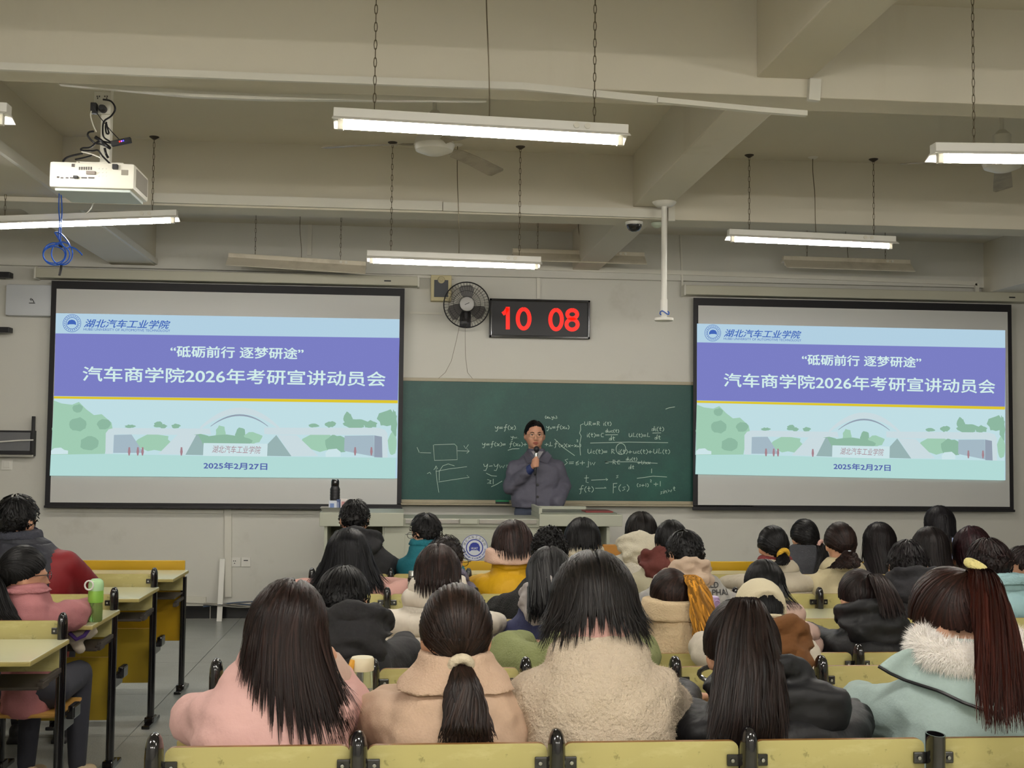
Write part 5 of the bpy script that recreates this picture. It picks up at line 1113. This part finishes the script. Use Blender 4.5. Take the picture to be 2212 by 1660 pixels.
P25 = person('girl in cream fleece jacket with a messy low bun of brown hair', (1815, 1172), 66, (1745, 1896, 1255), top=dict(k='puffer', c='c4b894', pitch=.25, amp=.004), hair=dict(s='bun', c='2a1a16', tie=(.1, -.85, -.5), tail=(1822, 1228), tw=62, wave=.02, wf=14, out=.03, tn=.6, band='9aa0a8', bw=.01), pitch=8, **E)
P26 = person('girl in tan orange coat with long straight black hair, right of the black hooded coat', (2010, 1188), 76, (1955, 2078, 1255), top=dict(k='coat', c='a06c38'), hair=dict(s='long', c='1d1615', end=1255, flare=-.05), pitch=6, **E)
P27 = person('girl with burgundy-tinted short hair holding up a phone', (2100, 1188), 78, (2052, 2150, 1248), top=dict(k='hoodie', c='3d3426'), hair=dict(s='long', c='2f1218', end=1225, flare=.0), yaw=-10, pitch=-4, arms='phone', ht=dict(wr=(2056, 1222)), **E)
P28 = person('person with dark fringe turned to the left, cut off by right edge', (2210, 1222), 66, (2172, 2290, 1275), top=dict(k='hoodie', c='2c2a30'), hair=dict(s='short', c='2a1c1a', shag=.04, len=.9, glasses=0), yaw=70, pitch=0, **E)
P29 = person('man with dark vest and bright red sleeves, short black hair, at far left', (36, 1122), 78, (-62, 168, 1203), top=dict(k='puffer', c='23242c', c2='74161c', pitch=.3, amp=.006, collar='2a2c38', ch=.05, cr=.10), hair=dict(s='short', c=BL, shag=.08, len=.7), yaw=-20, pitch=6, **E)
# sixth row
P30 = person('boy in black hooded jacket sitting right below the left screen corner', (766, 1120), 62, (702, 856, 1200), top=dict(k='hoodie', c='18181b', hood='1c1c20', hs=1.15), hair=dict(s='short', c=BL, shag=.08, len=.6), pitch=12, **F_)
P31 = person('boy in teal jacket with short black hair and glasses, before the podium', (920, 1150), 62, (860, 985, 1208), top=dict(k='hoodie', c='0c6674', collar='0f6c7a', ch=.04, cr=.10), hair=dict(s='short', c=BL, shag=.05, len=.6, glasses=1), yaw=40, pitch=10, **F_)
P32 = person('girl in white puffer with short black hair, right of the mustard jacket', (1258, 1168), 74, (1203, 1322, 1205), top=dict(k='puffer', c='d2c9b2', collar='d2c9b2', ch=.05, cr=.12, pitch=.1), hair=dict(s='long', c=BL, end=1188, flare=.1), pitch=14, **F_)
P33 = person('girl in white fluffy hooded jacket with dark bob, beside orange board', (1385, 1150), 66, (1324, 1440, 1208), top=dict(k='fleece', c='cfcabb', hood='d0c8b4', hs=1.2), hair=dict(s='long', c=BK, end=1182, flare=.1), pitch=10, **F_)
P34 = person('girl in dark grey fleece with pink scrunchie on her low ponytail', (1738, 1160), 58, (1682, 1800, 1212), top=dict(k='fleece', c='3c3d42'), hair=dict(s='pony', c=BL, tie=(.65, -.65, -.35), tail=(1776, 1240), tw=34, band='cfa59a', bw=.02, out=.03), yaw=6, pitch=4, **F_)
P35 = person('girl with long straight black hair, right of the messy brown bun', (1900, 1172), 66, (1858, 1944, 1232), top=dict(k='hoodie', c='241f20'), hair=dict(s='long', c='1a1214', end=1262, flare=.0), pitch=4, **F_)
P36 = person('tallest black-haired girl of the right side, under the right screen', (2030, 1133), 61, (1990, 2075, 1196), top=dict(k='hoodie', c='2c2320'), hair=dict(s='long', c='17141a', end=1170, flare=-.1), pitch=4, **F_)
P37 = person('person in navy top mostly hidden behind man with red sleeves', (62, 1168), 46, (22, 92, 1200), top=dict(k='hoodie', c='1f1c3c'), hair=dict(s='short', c='1b1836'), pitch=10, **F_)
# --- details on single people
fuzz(P3, P3['jme'], 42000, .006, 'd2c2aa', 'pile', P3['jo'])
fuzz(P9, P9['jme'], 9000, .007, 'd0b48c', 'pile', P9['jo'])
# fur collar and trimmed cape of the mint coat
def cape(P):
    nb, Yt, zs = P['nb'], P['Yt'], P['zs']; fm = mat('white_fur', 'f8f2ea', .95, bump=.6, bs=120); b = MB()
    b.tube([(nb.x+.125*math.cos(a), Yt-.01+.10*math.sin(a), zs+.055+.012*math.sin(a)) for a in np.linspace(0, 2*PI, 21)[:-1]], .036, 12, True)
    me = remesh(b, .012, 2, 'fur_collar', fm); me.transform(Matrix.Translation(-wpos(P['jo']))); fc_ = link('fur_collar', me, P['jo'])
    fuzz(P, me, 14000, .020, 'e4dcd2', 'fur', P['t']) if False else None
    f = fuzz(P, me, 26000, .022, 'fffaf5', 'fur_collar_hair', P['jo'], .035)
    # cape draped over the shoulders down to a wavy piped hem
    bm_ = P['bvh']; cm_ = bpy.data.materials.get('garment_coat'+gain('a9bdb9')); rows, n = 12, 48
    hp_ = [(1936, 1466), (1962, 1482), (2000, 1500), (2050, 1512), (2085, 1530), (2130, 1545), (2168, 1552), (2205, 1535), (2250, 1528), (2290, 1500), (2325, 1478)]
    hem = [atY(x, y, Yt-.15) for x, y in hp_]; vs = []
    def al(L_, u):
        f = u*(len(L_)-1); i = min(int(f), len(L_)-2); return L_[i].lerp(L_[i+1], f-i)
    for j in range(rows):
        s_ = j/(rows-1)
        for i in range(n+1):
            u = i/n; h = al(hem, u); a = PI*(1+u); top_ = Vector((nb.x+.10*math.cos(a), 0, zs+.045+.02*math.sin(a)*0))
            if s_ < 1: q = top_.lerp(h, s_**.9); q.z += .035*math.sin(PI*s_)*(1-abs(2*u-1)*.2)
            else: q = h
            r_ = bm_.ray_cast(Vector((q.x, Yt-.6, q.z)), Vector((0, 1, 0))); y = (r_[0].y if r_[0] and r_[0].y < Yt+.05 else Yt+.0)-.016-.012*s_-.004*math.sin(u*30)*s_
            vs.append((q.x, y, q.z))
    b = MB(); k = n+1
    b.add(vs, [(j*k+i, j*k+i+1, (j+1)*k+i+1, (j+1)*k+i) for j in range(rows-1) for i in range(n)])
    me = b.mesh('cape', cm_, 2, wpos(P['jo'])); o = link('cape_collar', me, P['jo']); sm = o.modifiers.new('s', 'SMOOTH'); sm.iterations = 4; so = o.modifiers.new('t', 'SOLIDIFY'); so.thickness = .007; so.offset = 0
    tr = [(vs[(rows-2)*k+i][0]*.5+vs[(rows-1)*k+i][0]*.5, min(vs[(rows-2)*k+i][1], vs[(rows-1)*k+i][1])-.004, vs[(rows-2)*k+i][2]*.5+vs[(rows-1)*k+i][2]*.5) for i in range(0, k, 1)]
    MB().tube(tr, .0042, 6).build('black_piping', m_blackm, P['jo'], True)
cape(P5)
# cap, headphones, lettering, phones
P = P7; L = P['L']; cm_ = mat('cream_cap', 'cfc4a6', .8, bump=.2, bs=150); HC, rx = P['HC'], P['rx']
b = MB(); rings = []
for z_, r_ in ((-.045, 1.08), (.012, 1.12), (.04, 1.10), (.065, 1.02), (.088, .88), (.108, .66), (.122, .38), (.126, .12)):
    ring_ = []
    for i in range(28):
        a = 2*PI*i/28; dz_ = 0
        bk = max(0, -math.sin(a)-.62)/.38; bk = bk**.6
        if z_ < .07: dz_ = max(0, (.062-z_))*bk*.92
        ring_.append(L(.085*r_*math.cos(a), .098*r_*math.sin(a), z_+dz_))
    rings.append(ring_)
b.loft(rings); cp = put('baseball_cap', b.mesh('cap', cm_, 2), P['t'])
put('cap_button', MB().ell(L(0, 0, .124), (.008, .008, .005), n=8).mesh('button', cm_, True), cp)
put('cap_strap', MB().tube([L(.085*1.12*math.cos(a), .098*1.12*math.sin(a), -.035) for a in np.linspace(rad(215), rad(325), 14)], .007, 6).mesh('strap', cm_, True), cp)
put('strap_buckle', MB().tube([L(.085*1.14*math.cos(a), .098*1.14*math.sin(a), -.033) for a in np.linspace(rad(296), rad(318), 5)], .0085, 6).mesh('buckle', m_chrome, True), cp)
P = P16
for s__, z_, x0_, x1_ in (('WORLD', 1266, 1498, 1566), ('RISE AAPHAI', 1282, 1478, 1588)):
    v, f, asp = text2d(s__, .01, .1); a0, a1 = atY(x0_, z_, P['Yt']-.17), atY(x1_, z_+4, P['Yt']-.17); vs = []
    hgt = .024
    for a, c_ in v:
        x = a0.x+(a1.x-a0.x)*a; z = a0.z+(a1.z-a0.z)*a+(c_-.5)*hgt; h = P['bvh'].ray_cast(Vector((x, P['Yt']-.7, z)), Vector((0, 1, 0))); y = h[0].y-.006 if h[0] else P['Yt']-.15; vs.append((x, y, z))
    MB().add(vs, f).build('back_lettering', m_blackm, P['jo'])
def phone(c, tilt, label, yaw=0):
    o = empty('smartphone', c, label, 'phone'); b = MB().cbox(-.037, .037, -.004, .004, -.075, .075, .003); me = b.mesh('phone', m_black); me.transform((Matrix.Rotation(yaw, 4, 'Z') @ Matrix.Rotation(tilt, 4, 'X'))); link('case', me, o)
    b = MB().box(-.033, .033, -.0046, -.004, -.07, .07); me = b.mesh('display', mat('phone_display', '303848', .2, emit='a0a8c0', es=.5)); me.transform((Matrix.Rotation(yaw, 4, 'Z') @ Matrix.Rotation(tilt, 4, 'X'))); link('display', me, o)
phone(atY(2206, 1393, 4.5), rad(-50), 'phone held by the person in dark jacket near right edge')
phone(atY(2066, 1190, 6.2), rad(0), 'black phone held up by the burgundy-haired girl', rad(15))
# pale sneakers of the girl in the dusty pink coat
for ch in P19['t'].children:
    if ch.name.startswith('shoe'): ch.data = ch.data.copy(); ch.data.materials[0] = mat('pale_sneaker', 'c8b391', .6); ch['label'] = 'pale sneaker'; ch.location.x += .02
q = atZ(1515, 1428, .90); hb = empty('headphones', q, 'black headphones lying left of the black padded jacket girl', 'headphones')
hb.location = (q.x, 3.36, .885+0)
MB().tube([(q.x+.05*math.cos(a), 3.36+.02*math.sin(a), .892+.018*math.sin(a)) for a in np.linspace(0, 2*PI, 17)[:-1]], .007, 8, True).build('headband', m_black, hb, True); MB().lathe([(.014, -.01), (.02, 0), (.014, .01)], (q.x+.04, 3.35, .885), 16, 'y').build('ear_pad', mat('ivory', 'cfc4ae', .4), hb, True)

# cloth bag with purple straps on the left-aisle shelf
q = atY(178, 1385, 5.42); tb = empty('tote_bag', q, 'white cloth bag with purple straps stuffed under the left-aisle desk', 'bag')
b = MB(); w_ = lambda x, y, Y=5.45: atY(x, y, Y)
b.ell(w_(172, 1368), (.065, .07, .035), None, 12).cap(w_(150, 1372), .04, w_(195, 1360), .028).cap(w_(165, 1380), .035, w_(172, 1408), .02).cap(w_(195, 1360), .02, w_(208, 1368), .012)
put('cloth', remesh(b, .010, 3, 'cloth', mat('bag_cloth', 'bdb2a0', .9), lambda co, no: wrinkle(co, (20, 20, 30), .012, 5)), tb)
MB().tube([w_(150, 1368, 5.36), w_(165, 1382, 5.35), w_(182, 1374, 5.35), w_(192, 1360, 5.36), w_(186, 1353, 5.38), w_(165, 1355, 5.38)], .009, 6).build('strap', mat('purple_strap', '4c2f7c', .7), tb, True)
MB().tube([w_(152, 1440, 5.36), w_(158, 1462, 5.36), w_(166, 1486, 5.36)], .010, 6).build('strap', mat('purple_strap', '4c2f7c', .7), tb, True)
# ================================================================== the lecturer
def lecturer():
    Y = 10.02; hc = atY(1155, 940, Y); x = atY(1158, 1000, Y).x; sh = atY(1158, 986, Y).z
    t = empty('person', (x, Y, 0), 'man in a grey buttoned coat and glasses speaking into a microphone behind podium', 'person')
    Rh = Matrix.Rotation(PI, 3, 'Z') @ Matrix.Rotation(rad(-3), 3, 'X'); Rn = np.array(Rh); HC = np.array(hc)
    L = lambda a, b, c: Vector(HC+Rn@np.array((a, b, c)))
    B = MB()
    B.ell(hc, (.082, .094, .112), Rh, 20).ell(L(0, .028, -.055), (.066, .066, .062), Rh, 14).ell(L(0, .066, -.092), (.028, .022, .018), Rh, 10)
    for s_ in (-1, 1):
        B.ell(L(s_*.082, -.005, -.012), (.011, .020, .033), Rh, 10).ell(L(s_*.038, .070, -.035), (.024, .018, .020), Rh, 10).ell(L(s_*.031, .084, .018), (.022, .010, .008), Rh, 8).ell(L(s_*.012, .098, -.037), (.009, .010, .008), Rh, 8)
    B.cap(L(0, .088, .0), .008, L(0, .110, -.032), .012, 8).ell(L(0, .086, -.060), (.026, .012, .014), Rh, 8)
    B.cap((x, Y+.01, sh-.02), .058, L(0, -.015, -.07), .055, 14)
    B.loft([superring(x, Y, .90, .15, .10), superring(x, Y, 1.12, .145, .10), superring(x, Y, sh-.12, .165, .10), superring(x, Y, sh-.01, .09, .06)])
    wl = atY(1157, 1003, Y-.24)          # hand holding the microphone (image centre-left)
    shl, ell_ = Vector((x-.175, Y, sh-.10)), atY(1103, 1052, Y-.04); shr, elr = Vector((x+.175, Y, sh-.10)), atY(1217, 1050, Y+.03); pr = atY(1203, 1086, Y-.13)
    fa = (wl-ell_).normalized(); wr0 = wl-fa*.05
    B.cap(shl, .05, ell_, .042).cap(ell_, .042, wr0, .028).cap(shr, .05, elr, .042).cap(elr, .042, pr, .03)
    # fist round the handle: palm and five curled fingers
    B.ell(wl+Vector((-.014, .008, .0)), (.022, .034, .040), None, 12)
    for i in range(4):
        z = wl.z+.032-.019*i; r_ = .026-.001*i
        pts = [Vector((wl.x+r_*math.cos(a), wl.y+r_*math.sin(a), z+.002*k)) for k, a in enumerate((rad(170), rad(215), rad(262), rad(310), rad(352)))]
        for p, q in zip(pts[:-1], pts[1:]): B.cap(p, .0088, q, .0082, 8)
    B.cap(wl+Vector((-.02, .0, .030)), .011, wl+Vector((-.008, -.020, .052)), .0098, 8).cap(wl+Vector((-.008, -.020, .052)), .0098, wl+Vector((.012, -.026, .060)), .0085, 8)
    for s_ in (-1, 1): B.cap((x+s_*.09, Y, .92), .075, (x+s_*.10, Y-.01, .48), .055).cap((x+s_*.10, Y-.01, .48), .055, (x+s_*.11, Y+.02, .08), .04)
    put('body', remesh(B, .0075, 2, 'body', mat('lecturer_skin', 'c08e74', .5, .05, 12, spec=.35)), t)
    # coat
    J = MB(); gm = mat('grey_coat', '52515e', .75, .06, 30, .15, 90); z0 = atY(1158, 1097, Y).z
    J.loft([superring(x-.0, Y, z0, .205, .135, e=2.4), superring(x-.01, Y, z0+.15, .20, .13), superring(x-.01, Y, 1.25, .205, .132), superring(x, Y, sh-.15, .215, .13), superring(x, Y, sh-.075, .20, .11, e=2.3), superring(x, Y, sh-.02, .14, .085, e=2.2), superring(x, Y+.005, sh+.025, .095, .075, e=2), superring(x, Y+.01, sh+.045, .075, .07, e=2)])
    cuff = ell_.lerp(wr0, .80)
    J.cap(shl, .072, ell_, .066, 14).cap(ell_, .066, cuff, .050, 14).cap(shr, .072, elr, .066, 14).cap(elr, .064, pr, .060, 14)
    jm = remesh(J, .011, 3, 'coat', gm, lambda co, no: wrinkle(co, (10, 10, 14), .014, 4)+wrinkle(co, (26, 26, 34), .005, 9)); bv = BVHTree.FromPolygons([v.co[:] for v in jm.vertices], [p.vertices[:] for p in jm.polygons])
    jo = put('coat', jm, t)
    def fy(xx, zz, d=.004):
        h = bv.ray_cast(Vector((xx, Y-1, zz)), Vector((0, 1, 0))); return (h[0].y if h[0] else Y-.12)-d
    for py in (1048, 1074): 
        q = atY(1161, py, Y-.13); MB().lathe([(.011, -.004), (.012, 0), (.010, .003)], (q.x, fy(q.x, q.z), q.z), 14, 'y').build('button', m_blackm, jo, True)
    pl = [atY(1158, py, Y-.13) for py in range(1012, 1097, 6)]
    MB().tube([(q.x, fy(q.x, q.z, .001), q.z) for q in pl], .003, 5).build('front_placket', mat('coat_seam', '3c3b45', .8), jo, True)
    # collar wings
    for s_ in (-1, 1):
        P = [(x+s_*.012, sh-.035), (x+s_*.078, sh+.045), (x+s_*.118, sh+.005), (x+s_*.082, sh-.062)]
        b = MB(); b.loft([[Vector((a, fy(a, c, .008)-dy, c)) for a, c in P] for dy in (0, .008)]); b.build('collar_wing', gm, jo)
    C_ = MB(); C_.loft([superring(x, Y+.012, sh+.02, .088, .075, e=2), superring(x, Y+.02, sh+.065, .074, .066, e=2)]); put('collar', remesh(C_, .009, 2, 'collar', gm), jo)
    b = MB(); b.prism([(x-.052, sh+.042), (x+.052, sh+.042), (x+.008, sh-.03), (x-.004, sh-.03)], Y-.088, Y-.07); b.build('patterned_shirt', mat('shirt_pattern', '8f8d90', .8, .35, 90), t)
    MB().cap(cuff.lerp(wr0, .2), .040, cuff.lerp(wr0, .75), .037, 14).build('shirt_cuff', mat('navy_cuff', '1d2c5c', .7), t, True)
    T_ = MB()
    for s_ in (-1, 1): T_.cap((x+s_*.085, Y, .98), .10, (x+s_*.10, Y-.01, .48), .075).cap((x+s_*.10, Y-.01, .48), .075, (x+s_*.11, Y+.02, .10), .058)
    T_.ell((x, Y, 1.0), (.17, .12, .10)); put('trousers', remesh(T_, .016, 2, 'trousers', mat('slate_trousers', '3c4354', .8), lambda co, no: wrinkle(co, (9, 9, 12), .010, 3)), t)
    for s_ in (-1, 1):
        me = me_shoe.copy(); me.transform(Matrix.Rotation(PI, 4, 'Z')); link('shoe', me, t, Vector((x+s_*.11, Y+.0, 0))-t.location)
    # hair
    rad3 = np.array((.088, .100, .120)); hm = hairmat('12100f'); b = MB(); b.ell(L(0, -.008, .004), tuple(rad3*.97), Rh, 20); hv = []
    def line(az):
        a = abs(az)/PI
        return .60 if a < .22 else (.60-(a-.22)*5.5 if a < .34 else (-.06 if a < .55 else -.50))
    for p in b.v:
        u = (np.linalg.inv(Rn)@(np.array(p)-HC))/rad3; u_ = nrm(u); az = math.atan2(u_[0], u_[1]); hv.append(tuple(HC+Rn@(u*rad3*.78)) if u_[2] < line(az) else tuple(p))
    b.v = hv; ho = put('hair', b.mesh('hair', shellmat('12100f'), 2), t); paths = []
    for i in range(520):
        u0 = ndir(RNG.uniform(-PI, PI), RNG.uniform(-.5, 1)); az = math.atan2(u0[0], u0[1])
        if u0[2] < line(az)+.02: continue
        tgt = nrm((.9*(1 if u0[0] > -.25 else -1), .35, .15)); d = tgt-u0*np.dot(tgt, u0); d = nrm(d+RNG.normal(0, .12, 3)); P = []
        for s_ in np.linspace(0, 1, 5):
            u = nrm(u0*math.cos(.4*s_)+d*math.sin(.4*s_)); a2 = math.atan2(u[0], u[1])
            if u[2] < line(a2)-.04 and P: u = nrm((u[0], u[1], u[2]+.1))
            P.append(np.array(L(0, -.008, .004))+Rn@(u*rad3*(1.0+RNG.uniform(0, .02)+.03*s_)))
        paths.append(P)
    ribbons(paths, .0055, lambda P: P*0+HC, 'locks', hm, ho)
    # face details
    wh = mat('eye_white', 'd8d0c8', .3); ir = mat('iris', '140d0a', .2); lip = mat('lips', '9a5148', .45)
    for s_ in (-1, 1):
        e = MB().ell(L(s_*.031, .080, .003), (.014, .008, .0062), Rh, 10).build('eye', wh, t, True)
        MB().ell(L(s_*.031, .0865, .003), (.0058, .003, .0055), Rh, 8).build('iris', ir, e, True)
        MB().tube([L(s_*.014, .092, .021), L(s_*.030, .093, .026), L(s_*.048, .082, .022)], [.0030, .0038, .002], 6).build('eyebrow', hm, t, True)
        MB().tube([L(s_*.016, .091, .009), L(s_*.031, .0915, .0115), L(s_*.046, .082, .006)], .0016, 5).build('eyelid', ir, t, True)
    MB().tube([L(-.024, .088, -.064), L(-.010, .098, -.0595), L(0, .0995, -.061), L(.010, .098, -.0595), L(.024, .088, -.064)], [.002, .005, .005, .005, .002], 8).build('upper_lip', lip, t, True)
    MB().tube([L(-.021, .087, -.069), L(0, .098, -.0745), L(.021, .087, -.069)], [.002, .0058, .002], 8).build('lower_lip', lip, t, True)
    G = MB()
    for s_ in (-1, 1): G.tube([L(s_*.033+.026*math.copysign(abs(math.cos(a))**.7, math.cos(a)), .108, .0+.017*math.copysign(abs(math.sin(a))**.8, math.sin(a))) for a in np.linspace(0, 2*PI, 19)[:-1]], .0013, 5, True); G.tube([L(s_*.059, .108, .006), L(s_*.082, .09, .006), L(s_*.086, .0, .0)], .0013, 5)
    G.tube([L(-.009, .110, .004), L(.009, .110, .004)], .0013, 5); put('glasses', G.mesh('glasses', mat('gold_wire', 'b8a888', .25, metal=.8), True), t)
    # microphone held in the hand
    mt = atY(1159, 971, Y-.235); mo = empty('microphone', wl, 'silver and black handheld microphone in the lecturer hand', 'microphone'); u = (mt-wl).normalized()
    MB().cap(wl-u*.085, .011, wl+u*.07, .0135, 14).build('handle', m_blackm, mo, True); MB().cap(wl+u*.045, .0155, wl+u*.085, .0165, 14).build('silver_collar', m_chrome, mo, True)
    MB().ell(mt, (.024, .024, .027), None, 16).build('foam_head', m_blackm, mo, True)
lecturer()
